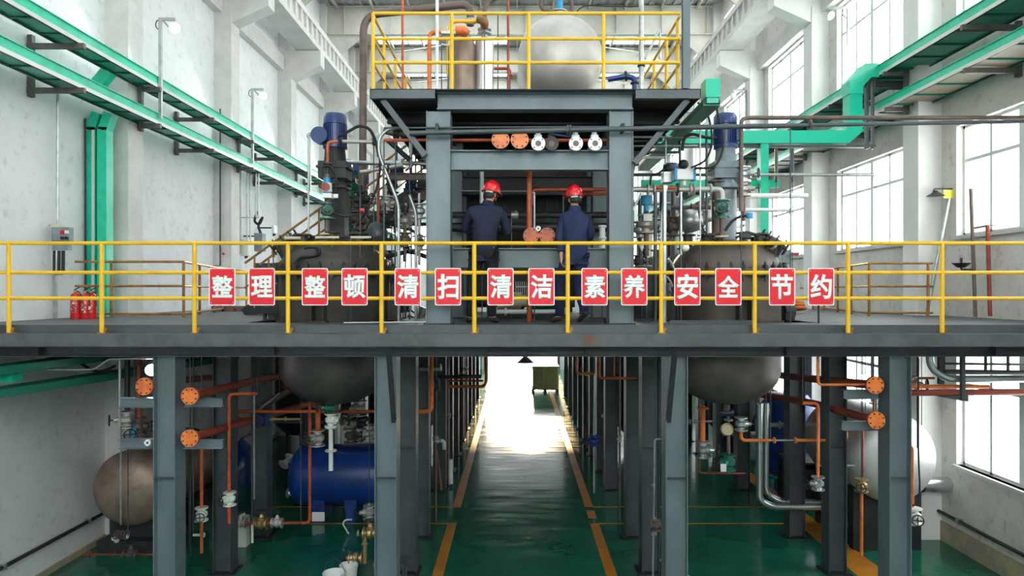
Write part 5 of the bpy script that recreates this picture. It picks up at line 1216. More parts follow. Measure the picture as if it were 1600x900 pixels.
for j, (y, z) in enumerate(((17.0, 3.25), (18.6, 3.1), (20.4, 3.3), (22.5, 3.05))):
    pipe('orange header pipe crossing the left column line under the deck, %s along' % ORD[j], [(-3.2, y, z), (-1.55, y, z), (-1.42, y, z+.05), (-1.4, y, 3.66)], .035, 'orange' if j % 2 == 0 else 'orangep', bend=.08, group='left aisle headers')
    pipe('grey header pipe crossing the right column line under the deck, %s along' % ORD[j], [(3.4, y, z), (1.85, y, z), (1.8, y, 3.66)], .03, 'galv' if j % 2 else 'brown', bend=.08, group='right aisle headers')
# ------------------------------------------------------------------ background vessels below the deck (both sides)
for i, (x, y, lab) in enumerate(((-6.0, 20.1, 'far left'), (-3.2, 20.1, 'inner left'), (3.6, 20.1, 'inner right'), (6.3, 20.1, 'far right'))):
    t = thing('process_tank', 'dark upright process tank in the gloom under the deck, %s' % lab, 'tank', (x, y, 0))
    part('shell', MB().lathe([(0,.4),(.6,.45),(.85,.7),(.85,2.6),(.6,2.9),(0,3.0)], (x, y, 0), (0,0,1), 32), M['vessel'] if i % 2 else M['steeld'], t)
    for a in range(3): part('leg', MB().cyl((x+.7*math.cos(a*2.1), y+.7*math.sin(a*2.1), 0), (x+.7*math.cos(a*2.1), y+.7*math.sin(a*2.1), .7), .05), M['steeld'], t)
rnd = random.Random(5)
for i in range(26):
    sd = -1 if i % 2 else 1; x = sd*(2.75+(i % 4)*.42+(1.9 if i % 3 == 0 else 0)-(.3 if sd > 0 else .0))+.3; y = [16.5, 18.2, 22.0, 23.6, 21.6, 18.5, 16.8][i % 7]+.25*(i//7); z = .5+rnd.random()*2.6
    L = .8+rnd.random()*1.6; mt = rnd.choice(['brown', 'galv', 'orangep', 'steeld', 'redpipe', 'stain'])
    pts = [(x, y, 3.7), (x, y, z), (x+sd*L*.25, y, z)] if i % 3 else [(x-L/2, y, z), (x+L/2, y, z), (x+L/2, y, .05)]
    cn = {'brown': 'brown', 'galv': 'grey', 'orangep': 'orange', 'steeld': 'dark', 'redpipe': 'dull red', 'stain': 'stainless'}[mt]
    pipe('%s bent pipe in dark background under the deck, %s side, %s from front' % (cn, 'left' if sd < 0 else 'right', ORD[i//2]), pts, .03+.03*rnd.random(), mt, va=[(Vector(pts[1])*.5+Vector(pts[0])*.5, Vector(pts[1])-Vector(pts[0]), .035, rnd.choice(['stain', 'brass', 'galv']), (0,-1,.2))], bend=.12, group='background pipes under the deck')
# ------------------------------------------------------------------ pipework and stairs around the two reactors (deck level)
# staircase behind the left reactor
D = 13.3
t = thing('staircase', 'dark steel staircase with ochre handrails rising to the right behind the left reactor', 'staircase', (-5.0, D, DECK))
a0, a1 = Vector((-5.0, D, DECK)), Vector((-1.45, D, 6.6))
for yy in (D-.35, D+.35):
    part('stringer', MB().bar(a0+Vector((0, yy-D, 0)), a1+Vector((0, yy-D, 0)), .05, .24), M['steeld'], t)
st = MB(); n = 15
for i in range(1, n): q_ = a0.lerp(a1, i/n); st.box(q_.x-.13, q_.x+.13, D-.33, D+.33, q_.z, q_.z+.02)
part('tread', st, M['steeld'], t)['kind'] = 'stuff'
for yy in (D-.37, D+.37):
    hr = MB().tube([a0+Vector((0, yy-D, .95)), a1+Vector((0, yy-D, .95))], .022).tube([a0+Vector((0, yy-D, .5)), a1+Vector((0, yy-D, .5))], .018)
    part('handrail', hr, M['yrust'], t)
    for i in range(6):
        q_ = a0.lerp(a1, (i+.3)/6)+Vector((0, yy-D, 0)); part('baluster', MB().cyl(q_, q_+Vector((0,0,.95)), .018, n=8), M['yrust'], t)
# left cluster
px_pipe('thin grey frame post left of the left reactor motor', 10.6, [(482, 372), (482, 211), (496, 211)], 3, 'galv', bend=.02)
px_pipe('pale steel pipe from the left motor to the flange at its right', 10.5, [(534, 221), (584, 222)], 6, 'stain', fl=[(534, 221, (1,0,0), 7, 'dark'), (584, 221, (1,0,0), 7, 'dark')])
px_pipe('orange pipe bent over the left gearbox', 10.3, [(512, 258), (512, 222), (528, 221)], 5, 'orangep', fl=[(512, 256, (0,0,1), 7, 'dark')])
cable('thick black cable arching from the left motor to the right', pp(10.4, (529, 213), (545, 205), (562, 197), (578, 203), (588, 225), (592, 245)), .024)
cable('black cable descending from the flange right of the left motor', pp(10.35, (590, 225), (594, 260), (588, 295), (575, 325), (560, 350)), .016)
cable('black cable sagging between the left agitator and the rear green valve', pp(10.2, (512, 318), (520, 332), (540, 338), (560, 334), (572, 322)), .017)
cable('black cable from the valve actuator to the rear left', pp(10.25, (505, 275), (503, 262), (515, 260), (525, 275), (524, 300)), .014)
cable('black looped cable lying on the dome of the left reactor', pp(9.95, (460, 412), (470, 402), (485, 401), (497, 398), (498, 389), (485, 386), (475, 388)), .022)
t = px_pipe('instrument column with blue actuator and green gearbox in front of the left agitator', 10.2, [(511, 368), (511, 272)], 8, 'brown', fl=[(511, 366, (0,0,1), 11, 'cream'), (511, 340, (0,0,1), 8, 'galv'), (511, 318, (0,0,1), 8, 'galv')], va=[(511, 330, (0,0,1), 6, 'greenv', (.3,-1,0))])
part('actuator', MB().cyl(P(511, 286, 10.15), P(511, 300, 10.15), .07, n=16).box(X(506, 10.1), X(520, 10.1), 10.02, 10.15, Z(310, 10.1), Z(303, 10.1)), M['white'], t)
part('actuator_cap', MB().cyl(P(511, 278, 10.15), P(511, 286, 10.15), .05, n=16).cyl(P(511, 300, 10.15), P(511, 306, 10.15), .05, n=16), M['lblue'], t)
part('position_dial', MB().lathe([(.06,0),(.06,.04),(0,.05)], P(509, 292, 10.08), (0,-1,0), 16), M['redpipe'], t)
top('instrument_tag', MB().box(X(521, 10.1), X(528, 10.1), 10.1, 10.13, Z(309, 10.1), Z(303, 10.1)), M['white'], 'small white junction plate beside the left agitator stand', 'tag')
px_pipe('green valve with red brown body behind the left agitator', 11.8, [(547, 372), (547, 282)], 8, 'brown', fl=[(547, 322, (0,0,1), 9), (547, 300, (0,0,1), 9)], va=[(547, 292, (0,0,1), 8, 'greenv', (-1,-.4,0)), (547, 344, (0,0,1), 7, 'greenv', (1,-.4,0))])
px_pipe('cluster valve with blackened body above the lid of the left reactor', 11.5, [(563, 368), (563, 290)], 6, 'steeld', va=[(563, 312, (0,0,1), 6, 'dark', (1,-.6,0)), (563, 345, (0,0,1), 7, 'brown', (-.6,-1,0))])
px_pipe('small red capped knob pipe on the black cable', 10.15, [(563, 329), (569, 329)], 7, 'red')
px_pipe('dark horizontal stub pipe linking the left gearbox to the rear valves', 11.6, [(525, 281), (556, 281)], 8, 'steeld', fl=[(541, 281, (1,0,0), 7, 'dark')])
px_pipe('pale clad pipe crossing behind the left gearbox', 11.4, [(540, 254), (640, 255), (668, 256)], 7, 'galv', fl=[(628, 255, (1,0,0), 7)])
px_pipe('silver pipe rising from the left motor area to the tower', 11.0, [(563, 269), (607, 262), (630, 258)], 6, 'stain', fl=[(607, 262, (1,0,0), 7, 'dark')])
px_pipe('grey bent pipe dropping beside the left tower column', 9.9, [(637, 200), (608, 200), (592, 215), (592, 240), (623, 318), (623, 505)], 5, 'galv', bend=.12)
px_pipe('second grey bent pipe nearer the left tower column', 10.6, [(640, 305), (650, 332), (650, 505)], 5, 'galv', bend=.1)
px_pipe('dark brown elbow pipe under the cross pipe left of the tower', 10.8, [(600, 204), (618, 209), (650, 209)], 10, 'brown', fl=[(616, 209, (1,0,0), 8, 'steeld'), (622, 209, (1,0,0), 8, 'steeld')])
px_pipe('dark diagonal pipe below the cross pipe left of the tower', 10.9, [(606, 219), (640, 250)], 8, 'steeld')
px_pipe('white slim post under the platform brace', 11.2, [(642, 186), (642, 262)], 6, 'galv')
px_pipe('thin dark red pipe left of the tower going down', 11.1, [(591, 270), (591, 362)], 5, 'redpipe')
t = top('rusty_beam', MB().ibeam(P(608, 276, 11.3), P(668, 276, 11.3), .12, .11), M['brown'], 'short dark red steel beam left of the tower column', 'beam')
t = top('rusty_beam', MB().ibeam(P(630, 303, 12.2), P(668, 303, 12.2), .14, .2), M['brown'], 'second rusty beam lower down left of the tower column', 'beam')
for i, (px, py, D, mt) in enumerate(((603, 318, 11.5, 'stain'), (617, 330, 11.8, 'brown'), (612, 290, 11.8, 'dark'), (634, 345, 11.6, 'stain'), (655, 330, 11.4, 'galv'), (642, 290, 12.0, 'mblue'), (601, 345, 11.2, 'dark'), (633, 375, 11.2, 'brown'), (655, 380, 11.2, 'stain'))):
    wh = [(1,-.4,0), (-1,-.5,0), (.2,-1,.2)][i % 3]
    px_pipe('%s valve on a short riser left of the tower, %s' % ({'stain': 'shiny', 'brown': 'brown', 'dark': 'black', 'galv': 'grey', 'mblue': 'blue'}[mt], ['upper middle', 'beside the stair', 'highest', 'right under the grey pipe bend', 'closest to the column', 'at the rusty beam', 'low by the lid', 'lowest in the middle', 'lowest at the column'][i]), D, [(px, py-28), (px, py+34)], 4.5, mt, va=[(px, py, (0,0,1), 5.5, mt, wh)])
top('blue_motor', MB().cyl(P(620, 262, 12.4), P(620, 262, 12.4)+Vector((0,0,.55)), .015).cyl(P(612, 262, 12.4), P(628, 262, 12.4), .13).cyl(P(628, 262, 12.4), P(632, 262, 12.4), .09), M['mblue'], 'small dark blue motor under the platform left of the tower', 'motor')
for i, (xy, w, mt) in enumerate((([(568, 390), (600, 372), (640, 388)], 6, 'brown'), ([(600, 402), (640, 392), (668, 402)], 7, 'steeld'), ([(610, 350), (650, 362), (650, 420)], 5, 'steeld'), ([(596, 335), (630, 350), (668, 350)], 5, 'dark'), ([(575, 372), (610, 400), (625, 440)], 4, 'stain'))):
    px_pipe('tangled %s pipe low between the left reactor and the tower, %s' % ({'brown': 'brown', 'steeld': 'dark', 'dark': 'black', 'stain': 'steel'}[mt], ORD[i]), 11.3+.15*i, xy, w, mt)
top('cloth_bundle', MB().sph(P(589, 366, 11.0), .17, 1, .8, 1.2).cyl(P(589, 350, 11), P(589, 356, 11), .06), M['steel'], 'grey rounded cover on the lid nozzle right of the left agitator', 'cover')
top('silver_duct_end', MB().tube(pp(11.8, (640, 490), (655, 500), (662, 480)), .08, .1), M['insul'], 'crumpled silver duct piece on the deck behind the fifth sign', 'duct')
t = top('floor_box', MB().box(X(410, 10.6), X(436, 10.6), 10.55, 10.85, DECK+.1, DECK+.2).cyl((X(414,10.7), 10.7, DECK), (X(414,10.7), 10.7, DECK+.1), .03).cyl((X(430,10.7), 10.7, DECK), (X(430,10.7), 10.7, DECK+.1), .03), M['dark'], 'small dark bracket at the foot of the left reactor', 'bracket')
px_pipe('ochre hook pipe at the left edge of the left reactor lid', 10.6, [(427, 402), (427, 388), (440, 385)], 5, 'yrust')

# right cluster
cable('black cable arching from the green box down behind the right motor', pp(9.9, (1098, 143), (1115, 152), (1122, 180), (1130, 215), (1128, 240), (1115, 260), (1085, 263)), .018)
cable('second black cable arching from the green box, inner', pp(9.95, (1090, 160), (1102, 172), (1110, 195), (1112, 225), (1102, 250), (1080, 262)), .015)
cable('thick black cable from the right motor to the valve actuator', pp(10.2, (1120, 216), (1100, 214), (1082, 210), (1070, 216), (1066, 235)), .024)
cable('short black cable hoop left of the right actuator', pp(10.3, (1016, 290), (1018, 275), (1030, 270), (1040, 262)), .014)
cable('black cable running down to the nozzle of the right reactor', pp(10.1, (1092, 330), (1096, 352), (1106, 368), (1120, 376)), .014)
cable('black cable with blue plug from the stand of the right reactor', pp(10.15, (1133, 360), (1145, 345), (1158, 338), (1168, 337)), .02)
t = top('gas_detector', MB().cyl(P(1171, 333, 10.15), P(1171, 341, 10.15), .05, n=14).cyl(P(1166, 337, 10.15), P(1171, 337, 10.15), .03), M['lblue'], 'small light blue sensor right of the right agitator stand', 'sensor')
part('stem', MB().cyl(P(1171, 341, 10.15), P(1171, 372, 10.15), .008, n=6), M['galv'], t)
t = px_pipe('horizontal stainless valve line with blue ended actuator left of the right reactor', 10.2, [(988, 296), (1110, 296), (1128, 296), (1128, 312)], 9, 'stain', fl=[(1012, 296, (1,0,0), 9), (1022, 296, (1,0,0), 9), (1058, 296, (1,0,0), 10, 'dark'), (1078, 296, (1,0,0), 10), (1084, 296, (1,0,0), 10), (1110, 296, (1,0,0), 9)], bend=.12)
ac = part('actuator', MB().box(X(1057, 10.1), X(1082, 10.1), 10.05, 10.22, Z(281, 10.1), Z(265, 10.1)).cyl(P(1069, 281, 10.15), P(1069, 290, 10.15), .03), M['white'], t)
part('blue_end_cap', MB().box(X(1053, 10.1), X(1057, 10.1), 10.04, 10.23, Z(282, 10.1), Z(264, 10.1)), M['lblue'], ac)
part('blue_end_cap', MB().box(X(1082, 10.1), X(1086, 10.1), 10.04, 10.23, Z(282, 10.1), Z(264, 10.1)), M['lblue'], ac)
part('switch_box', MB().sph(P(1068, 257, 10.15), .07, 1.1, .9, 1), M['black'], ac)
px_pipe('orange section on the stainless valve line', 10.15, [(1022, 293), (1056, 293)], 6, 'orangep')
t = top('valve_actuator', MB().box(X(1035, 10.4), X(1050, 10.4), 10.3, 10.5, Z(286, 10.4), Z(270, 10.4)).sph(P(1044, 264, 10.4), .075), M['galv'], 'grey valve actuator with dark head behind the stainless valve line', 'actuator')
part('head', MB().sph(P(1044, 264, 10.4), .08), M['black'], t)
t = px_pipe('blue topped valve column at the right tower column', 10.6, [(1010, 400), (1010, 305)], 8, 'brown', va=[(1010, 350, (0,0,1), 7, 'stain', (1,-.5,0))])
part('actuator', MB().cyl(P(1010, 306, 10.5), P(1010, 320, 10.5), .085, n=20).cyl(P(1010, 320, 10.5), P(1010, 330, 10.5), .04), M['lblue'], t)
part('label_plate', MB().box(X(1006, 10.4), X(1019, 10.4), 10.4, 10.45, Z(345, 10.4), Z(335, 10.4)), M['white'], t)
px_pipe('dark blue pipe piece behind the blue topped valve', 10.9, [(1035, 290), (1035, 330)], 9, 'mblue')
px_pipe('brown elbow pipe with green sight glass at the right agitator', 10.2, [(1128, 300), (1128, 372)], 8, 'brown', fl=[(1128, 370, (0,0,1), 11, 'cream'), (1128, 312, (0,0,1), 8, 'galv'), (1128, 340, (0,0,1), 8, 'galv')], va=[(1128, 326, (0,0,1), 6.5, 'greenv', (-.3,-1,0))])
px_pipe('thick brown reactor neck pipe left of the right agitator stand', 10.6, [(1119, 372), (1119, 283)], 14, 'brown', fl=[(1119, 284, (0,0,1), 13), (1119, 366, (0,0,1), 14)])
px_pipe('stainless valve stack right of the right agitator stand', 10.5, [(1162, 250), (1162, 345)], 6, 'brown', va=[(1162, 295, (0,0,1), 5.5, 'stain', (1,-.4,0)), (1162, 272, (0,0,1), 5.5, 'galv', (1,-.6,0))])
px_pipe('tall grey conduit left of the right agitator', 10.4, [(1104, 372), (1104, 196)], 4, 'steel')
px_pipe('thin bright conduit left of the right agitator, thinner', 10.0, [(1094, 375), (1094, 155)], 2.5, 'galv')
px_pipe('thick grey vertical pipe left of the right reactor, nearest', 9.75, [(1038, 505), (1038, 290)], 6.5, 'galv')
px_pipe('thick dark grey vertical pipe beside the nearest grey one', 10.0, [(1024, 505), (1024, 300)], 6, 'steel')
px_pipe('bent white pipe between the grey vertical pipes', 10.1, [(1034, 505), (1034, 345), (1037, 310), (1042, 290)], 4, 'white')
px_pipe('thin bright pipe dropping beside the stainless valve line', 10.0, [(1064, 300), (1064, 398)], 4, 'galv')
px_pipe('short diagonal white strut at the right tower column', 10.3, [(989, 328), (1002, 302)], 3, 'white')
for i, (x0, x1, y_, w, mt, lab) in enumerate(((988, 1105, 175, 3, 'galv', 'highest'), (988, 1100, 214, 4, 'galv', 'second'), (990, 1090, 228, 3, 'galv', 'third'), (985, 1060, 238, 4, 'steel', 'fourth'), (990, 1040, 246, 4, 'white', 'fifth'), (990, 1120, 273, 5, 'steel', 'sixth'), (1050, 1110, 324, 7, 'brown', 'seventh'), (988, 1050, 318, 5, 'galv', 'eighth'), (990, 1030, 355, 6, 'galv', 'ninth'))):
    px_pipe('horizontal small pipe between the right tower column and right reactor, %s from the top' % lab, 10.9+.12*i, [(x0, y_), (x1, y_)], w, mt, fl=[((x0+x1)/2, y_, (1,0,0), w*.9)] if i > 4 else ())
for i, (px, y0, y1, w, mt) in enumerate(((1040, 180, 265, 3, 'galv'), (1062, 205, 262, 4, 'steel'), (1070, 150, 205, 3, 'galv'), (1085, 150, 195, 3, 'galv'), (1000, 310, 400, 6, 'steel'), (1052, 300, 400, 7, 'brown'), (1090, 318, 360, 7, 'brown'), (1075, 330, 372, 6, 'stain'), (997, 360, 450, 5, 'galv'), (1046, 330, 400, 5, 'dark'))):
    va = [(px, (y0+y1)/2+4, (0,0,1), w*1.0, ['stain', 'galv', 'brown'][i % 3], ((-1)**i, -.5, 0))] if i > 3 else []
    px_pipe('upright small pipe among the fittings left of the right reactor, %s' % ORD[i], 11.2+.1*i, [(px, y0), (px, y1)], w, mt, va=va)
t = top('round_dome_cover', MB().sph(P(1078, 345, 11.6), .22, 1, 1, .9), M['galv'], 'grey conical dome fitting behind the horizontal brown pipe on the right', 'fitting')
# dark rear vessel seen between right tower column and grey pipes
t = thing('storage_tank', 'dark round tank with glossy dome between the right tower column and grey pipes', 'tank', (X(1010, 11.6), 11.6, DECK))
part('shell', MB().lathe([(.42,0),(.42,.62),(.36,.75),(.2,.83),(0,.86)], (X(1008, 11.6), 11.6, DECK), (0,0,1), 32), M['dark'], t)
part('top_ring', MB().ring((X(1008, 11.6), 11.6, DECK+.84), (0,0,1), .1, .02), M['stain'], t)
for i, (px, py) in enumerate(((1000, 384), (1050, 412), (1056, 425), (1048, 440), (1052, 460))):
    px_pipe('small shiny fitting at the left shoulder of the right reactor, %s' % ORD[i], 10.3+.05*i, [(px-6, py-8), (px, py), (px+3, py+8)], 4, ['stain', 'galv', 'brown', 'stain', 'galv'][i], bend=.02)
t = top('white_knob', MB().sph(P(1071, 387, 9.95), .055), M['white'], 'small white round cap on the shoulder of the right reactor', 'cap')
# right reactor lid details
px_pipe('tilted sight glass nozzle on the right shoulder of the right reactor', 10.3, [(1196, 372), (1212, 386)], 9, 'dark', fl=[(1210, 384, (.75,0,-.65), 9, 'stain'), (1200, 376, (.75,0,-.65), 9, 'dark')])
top('lid_handle_bar', MB().tube(pp(10.1, (1150, 372), (1165, 362), (1185, 368)), .02, .05).box(X(1158, 10.1), X(1172, 10.1), 10.05, 10.15, Z(372, 10.1), Z(365, 10.1)), M['dark'], 'dark folded handle on the lid of the right reactor', 'handle')
# left bits
px_pipe('brass sight nozzle on the lid of the left reactor, far left', 10.3, [(445, 372), (470, 372)], 5, 'cream')
for i, (x0, x1) in enumerate(((493, 530), (548, 580))):
    px_pipe('pale gasket rim on the lid of the left reactor, %s' % ['under the instrument column', 'right one'][i], 10.0, [(x0, 371), (x1, 371)], 4, 'cream')
# small deck items
px_pipe('thin pale rod lying along the deck in front of the left reactor', 9.3, [(537, 504), (666, 503)], 1.6, 'pvc')
top('deck_threshold_angle', MB().box(X(1046, 9.6), X(1180, 9.6), 9.55, 9.6, DECK, DECK+.04), M['steel'], 'grey angle strip on the deck in front of the right reactor', 'angle bar')
# ------------------------------------------------------------------ people
def skinned(name, verts, edges, mt, parent, root=0, sub=2, label=None):
    """verts: (x,y,z,rx,ry) ; grown with a Skin modifier, in the figure's local space"""
    me = bpy.data.meshes.new(name); me.from_pydata([v[:3] for v in verts], edges, []); me.update()
    o = bpy.data.objects.new(name, me); COL.objects.link(o)
    o.modifiers.new('skin', 'SKIN'); sk = me.skin_vertices[0].data
    for i, v in enumerate(verts): sk[i].radius = (v[3], v[4] if len(v) > 4 else v[3]); sk[i].use_root = (i == root)
    s_ = o.modifiers.new('sub', 'SUBSURF'); s_.levels = sub; s_.render_levels = sub
    bpy.context.view_layer.update()
    nm = bpy.data.meshes.new_from_object(o.evaluated_get(bpy.context.evaluated_depsgraph_get()))
    bpy.data.objects.remove(o)
    nm.materials.clear(); nm.materials.append(mt); nm.polygons.foreach_set('use_smooth', [True]*len(nm.polygons)); nm.name = name
    c = bpy.data.objects.new(name, nm); COL.objects.link(c); c.parent = parent
    if label: c['label'] = label
    return c
def meshpart(name, m, mt, parent, label=None):
    c = bpy.data.objects.new(name, rawmesh(name, m, mt, ang=50)); COL.objects.link(c); c.parent = parent
    if label: c['label'] = label
    return c
def lerp(a, b, t): return tuple(a[i]+(b[i]-a[i])*t for i in range(3))
def person(x, y, z, rotz, J, label, jacket, trousers, sleeve_end=.86, face_yaw=0.0, stretch=1.0):
    root = bpy.data.objects.new('person', None); COL.objects.link(root); root.location = (x, y, z); root.rotation_euler = (0, 0, rotz); root.scale = (1, 1, stretch)
    props(root, label, 'person'); root['_o'] = [0,0,0]
    # bare body (head is a separate shape merged in the same surface through the neck)
    V = []; E = []
    def add(p, r, prev=None):
        V.append((*p, *(r if isinstance(r, tuple) else (r, r)))); i = len(V)-1
        if prev is not None: E.append((prev, i))
        return i
    pel = add(J['pelvis'], (.13, .10)); sp_ = add(J['spine'], (.12, .095), pel); ch = add(J['chest'], (.13, .085), sp_)
    nk = add(J['neck'], .052, ch); hd = add(lerp(J['neck'], J['head'], .55), .058, nk); h2 = add(J['head'], (.078, .092), hd); h3 = add(lerp(J['head'], J['top'], .75), (.068, .08), h2)
    for s_ in ('L', 'R'):
        sh = add(J['sh'+s_], .045, ch); el = add(J['el'+s_], .040, sh); wr = add(J['wr'+s_], .026, el)
        # palm
        w = Vector(J['wr'+s_]); f = Vector(J['hand'+s_]).normalized(); side = Vector(J['palm'+s_]).normalized()   # f: fingers direction, side: thumb side
        nrm = f.cross(side).normalized()
        if s_ == 'R': nrm = -nrm
        pm = add(tuple(w+f*.05), (.034, .020), wr)
        for k, (off, L) in enumerate(((.028, .075), (.010, .085), (-.009, .078), (-.027, .060))):
            b0 = w+f*.085+side*off
            i0 = add(tuple(b0), .0095, pm); i1 = add(tuple(b0+f*L*.45+nrm*.012), .0085, i0); i2 = add(tuple(b0+f*L*.72+nrm*.034), .008, i1); add(tuple(b0+f*L*.80+nrm*.055), .007, i2)
        t0 = w+f*.03+side*.032; i0 = add(tuple(t0), .012, pm); i1 = add(tuple(t0+f*.035+side*.018+nrm*.012), .010, i0); add(tuple(t0+f*.06+side*.016+nrm*.03), .0085, i1)
        hp = add(J['hip'+s_], .085, pel); kn = add(J['kn'+s_], .055, hp); an = add(J['an'+s_], .038, kn); add(J['toe'+s_], .03, an)
    skinned('body', V, E, M['skin'], root, 0, 2)
    # jacket
    V = []; E = []
    hem = add(lerp(J['pelvis'], J['spine'], -.55), (.175, .135)); a = add(J['pelvis'], (.180, .140), hem); b_ = add(J['spine'], (.178, .135), a)
    c = add(J['chest'], (.185, .13), b_); cl = add(lerp(J['chest'], J['neck'], .6), (.115, .095), c); add(lerp(J['chest'], J['neck'], .86), (.068, .068), cl)
    for s_ in ('L', 'R'):
        sh = add(J['sh'+s_], .080, c); mid = add(lerp(J['sh'+s_], J['el'+s_], .5), .068, sh); el = add(J['el'+s_], .064, mid); m2 = add(lerp(J['el'+s_], J['wr'+s_], .5), .055, el); add(lerp(J['el'+s_], J['wr'+s_], sleeve_end), .047, m2)
    skinned('jacket', V, E, M[jacket], root, 1, 2)
    cn = Vector(lerp(J['chest'], J['neck'], .80)); ca = Vector(J['neck'])-Vector(J['chest'])
    cm = MB().lathe([(.086, -.03), (.080, .03), (.070, .045), (.066, .03), (.074, -.03)], cn, ca, 24); meshpart('collar', cm, M[jacket], root)
    # trousers
    V = []; E = []
    a = add(J['pelvis'], (.160, .125))
    for s_ in ('L', 'R'):
        hp = add(J['hip'+s_], (.112, .115), a); m1 = add(lerp(J['hip'+s_], J['kn'+s_], .5), .098, hp); kn = add(J['kn'+s_], .078, m1); m2 = add(lerp(J['kn'+s_], J['an'+s_], .5), .074, kn); add(lerp(J['kn'+s_], J['an'+s_], 1.02), .068, m2)
    skinned('trousers', V, E, M[trousers], root, 0, 2)
    # shoes
    for s_ in ('L', 'R'):
        an = Vector(J['an'+s_]); to = Vector(J['toe'+s_]); d = (to-an); V = []; E = []
        h0 = add(tuple(an+Vector((0,0,-.02))-d*.25), (.044, .04)); h1 = add(tuple(an.lerp(to, .35)+Vector((0,0,-.012))), (.045, .042), h0); add(tuple(to+d*.25), (.042, .026), h1)
        skinned('shoe', V, E, M['shoe'], root, 0, 2)
    # head features
    H = Vector(J['head']); up = (Vector(J['top'])-H).normalized()
    R = Matrix.Rotation(face_yaw, 4, 'Z'); fw = (R @ Vector((0, 1, 0))); fw = (fw-up*fw.dot(up)).normalized(); rt_ = fw.cross(up).normalized()
    def hp_(f, r, u): return H+fw*f+rt_*r+up*u
    fm = MB()
    fm.lathe([(0,-.028),(.016,-.018),(.011,.0),(.004,.02),(0,.028)], hp_(.094, 0, -.025), up, 10)                  # nose
    for s_ in (-1, 1):
        e = MB().sph(hp_(-.004, s_*.080, -.02), .03, .35, .75, 1.1, 12); fm.add(e.v, e.f)                           # ears
    meshpart('nose_and_ears', fm, M['skin'], root)
    ey = MB()
    for s_ in (-1, 1): ey.sph(hp_(.083, s_*.031, .0), .011, 1.2, .6, .7, 10)
    meshpart('eyes', ey, M['hair'], root)
    meshpart('mouth', MB().bar(hp_(.088, -.022, -.062), hp_(.088, .022, -.062), .006, .008), M['redpipe'], root)
    # hair: cap of the back and sides below the helmet
    hm = MB(); n1 = 20; vs = []; fs = []
    for j in range(5):
        u_ = .045-.021*j; rr = .001+(.098 if j < 4 else .088)
        for i in range(n1+1):
            a = math.radians(-128+256*i/n1)+PI
            vs.append(hp_(math.cos(a)*(rr+.006), math.sin(a)*(rr-.014), u_-(.018 if abs(i-n1/2) < 6 else 0)*j*.5))
    for j in range(4):
        for i in range(n1): k0 = j*(n1+1)+i; fs.append((k0, k0+1, k0+n1+2, k0+n1+1))
    hm.add(vs, fs); ho = meshpart('hair', hm, M['hair'], root)
    sd = ho.modifiers.new('thick', 'SOLIDIFY'); sd.thickness = .014; sd.offset = 0
    # helmet
    hl = MB(); n1 = 32; vs = []; fs = []; prof = [(1.0, 0), (.995, .03), (.96, .065), (.86, .10), (.68, .128), (.42, .145), (.18, .152)]
    for j, (r, u_) in enumerate(prof):
        for i in range(n1):
            a = 2*PI*i/n1; vs.append(hp_(math.cos(a)*r*.130, math.sin(a)*r*.106, .028+u_))
    vs.append(hp_(0, 0, .182))
    for j in range(len(prof)-1):
        for i in range(n1): fs.append((j*n1+i, j*n1+(i+1)%n1, (j+1)*n1+(i+1)%n1, (j+1)*n1+i))
    for i in range(n1): fs.append(((len(prof)-1)*n1+i, (len(prof)-1)*n1+(i+1)%n1, len(vs)-1))
    hl.add(vs, fs); vs = []; fs = []
    for i in range(n1):
        a = 2*PI*i/n1; ex = .030 if math.cos(a) > .3 else .014
        for (r_, u_) in ((0, .030), (1, .022), (1, .016), (0, .022)):
            vs.append(hp_(math.cos(a)*(.134+ex*r_), math.sin(a)*(.111+ex*.7*r_), u_))
    for i in range(n1):
        for j in range(4): fs.append((i*4+j, ((i+1)%n1)*4+j, ((i+1)%n1)*4+(j+1)%4, i*4+(j+1)%4))
    hl.add(vs, fs)
    for off in (-.028, 0, .028):   # crown ridges
        pts = [hp_(.118*math.cos(t_), off, .028+.158*math.sin(t_)-abs(off)*.2) for t_ in [math.radians(18+14.4*k) for k in range(11)]]
        hl.tube(pts, .008 if off else .011, .0001, 8)
    he = meshpart('safety_helmet', hl, M['helmet'], root)
    bd = MB(); vs = []; fs = []
    for i in range(17):
        a = PI+math.radians(-60+120*i/16)
        for u_ in (-.006, .020): vs.append(hp_(math.cos(a)*.118, math.sin(a)*.1, u_))
    for i in range(16): fs.append((2*i, 2*i+2, 2*i+3, 2*i+1))
    bd.add(vs, fs); bo = bpy.data.objects.new('head_band', rawmesh('head_band', bd, M['pvc'], ang=50)); COL.objects.link(bo); bo.parent = he
    sd = bo.modifiers.new('thick', 'SOLIDIFY'); sd.thickness = .004
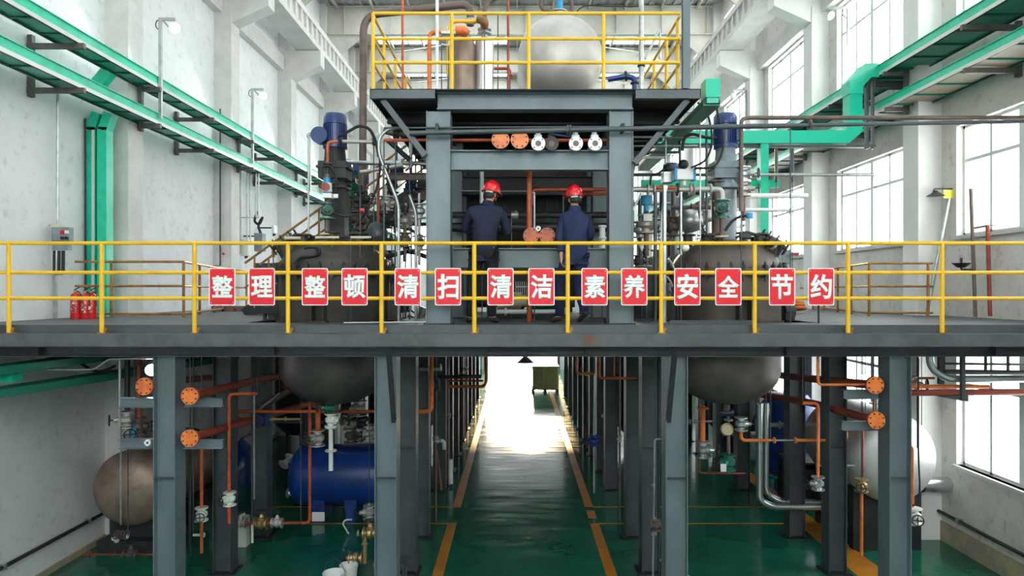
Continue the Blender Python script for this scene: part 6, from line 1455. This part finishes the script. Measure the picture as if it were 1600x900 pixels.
    kb = meshpart('adjuster_knob', MB().cyl(hp_(-.119, 0, .006), hp_(-.135, 0, .006), .014, n=12), M['black'], root); kb.parent = he
    return root
# left worker: back to the viewer, arms folded in front, head turned right and down
JL = dict(pelvis=(0, 0, .98), spine=(.005, -.01, 1.19), chest=(.03, .0, 1.43), neck=(.055, .035, 1.585), head=(.092, .07, 1.70), top=(.112, .09, 1.83),
    shL=(-.165, .0, 1.465), elL=(-.268, .10, 1.24), wrL=(-.06, .31, 1.21), handL=(.95, .25, .05), palmL=(0, .1, 1),
    shR=(.215, .0, 1.465), elR=(.32, .12, 1.2), wrR=(.16, .37, 1.25), handR=(-.8, .5, .1), palmR=(0, .1, 1),
    hipL=(-.105, 0, .90), knL=(-.150, .03, .50), anL=(-.185, -.02, .085), toeL=(-.215, .10, .035),
    hipR=(.10, 0, .90), knR=(.105, .03, .50), anR=(.10, -.02, .085), toeR=(.165, .10, .035))
person(-.44, 9.38, DECK+.002, 0, JL, 'worker in red helmet and dark navy jacket, arms folded, left of the two', 'navy', 'blackc', face_yaw=-.75, stretch=1.02)
# right worker: striding left, left arm hanging
JR = dict(pelvis=(0, 0, .95), spine=(.0, -.005, 1.16), chest=(.0, .01, 1.40), neck=(.005, .02, 1.555), head=(-.005, .035, 1.675), top=(-.01, .045, 1.80),
    shL=(-.155, .03, 1.42), elL=(-.205, .0, 1.17), wrL=(-.185, -.09, .90), handL=(-.02, .05, -1), palmL=(.1, 1, 0),
    shR=(.165, -.01, 1.42), elR=(.225, .06, 1.18), wrR=(.10, .25, 1.08), handR=(-.5, .8, .1), palmR=(0, 0, 1),
    hipL=(-.085, .03, .87), knL=(-.20, .14, .50), anL=(-.19, .12, .085), toeL=(-.30, .18, .035),
    hipR=(.085, -.02, .87), knR=(.05, .04, .48), anR=(.13, -.14, .16), toeR=(.06, -.04, .05))
person(.77, 9.40, DECK+.002, 0.0, JR, 'worker in red helmet and faded blue jacket walking left, right of the two', 'navy2', 'navy2', face_yaw=.45)
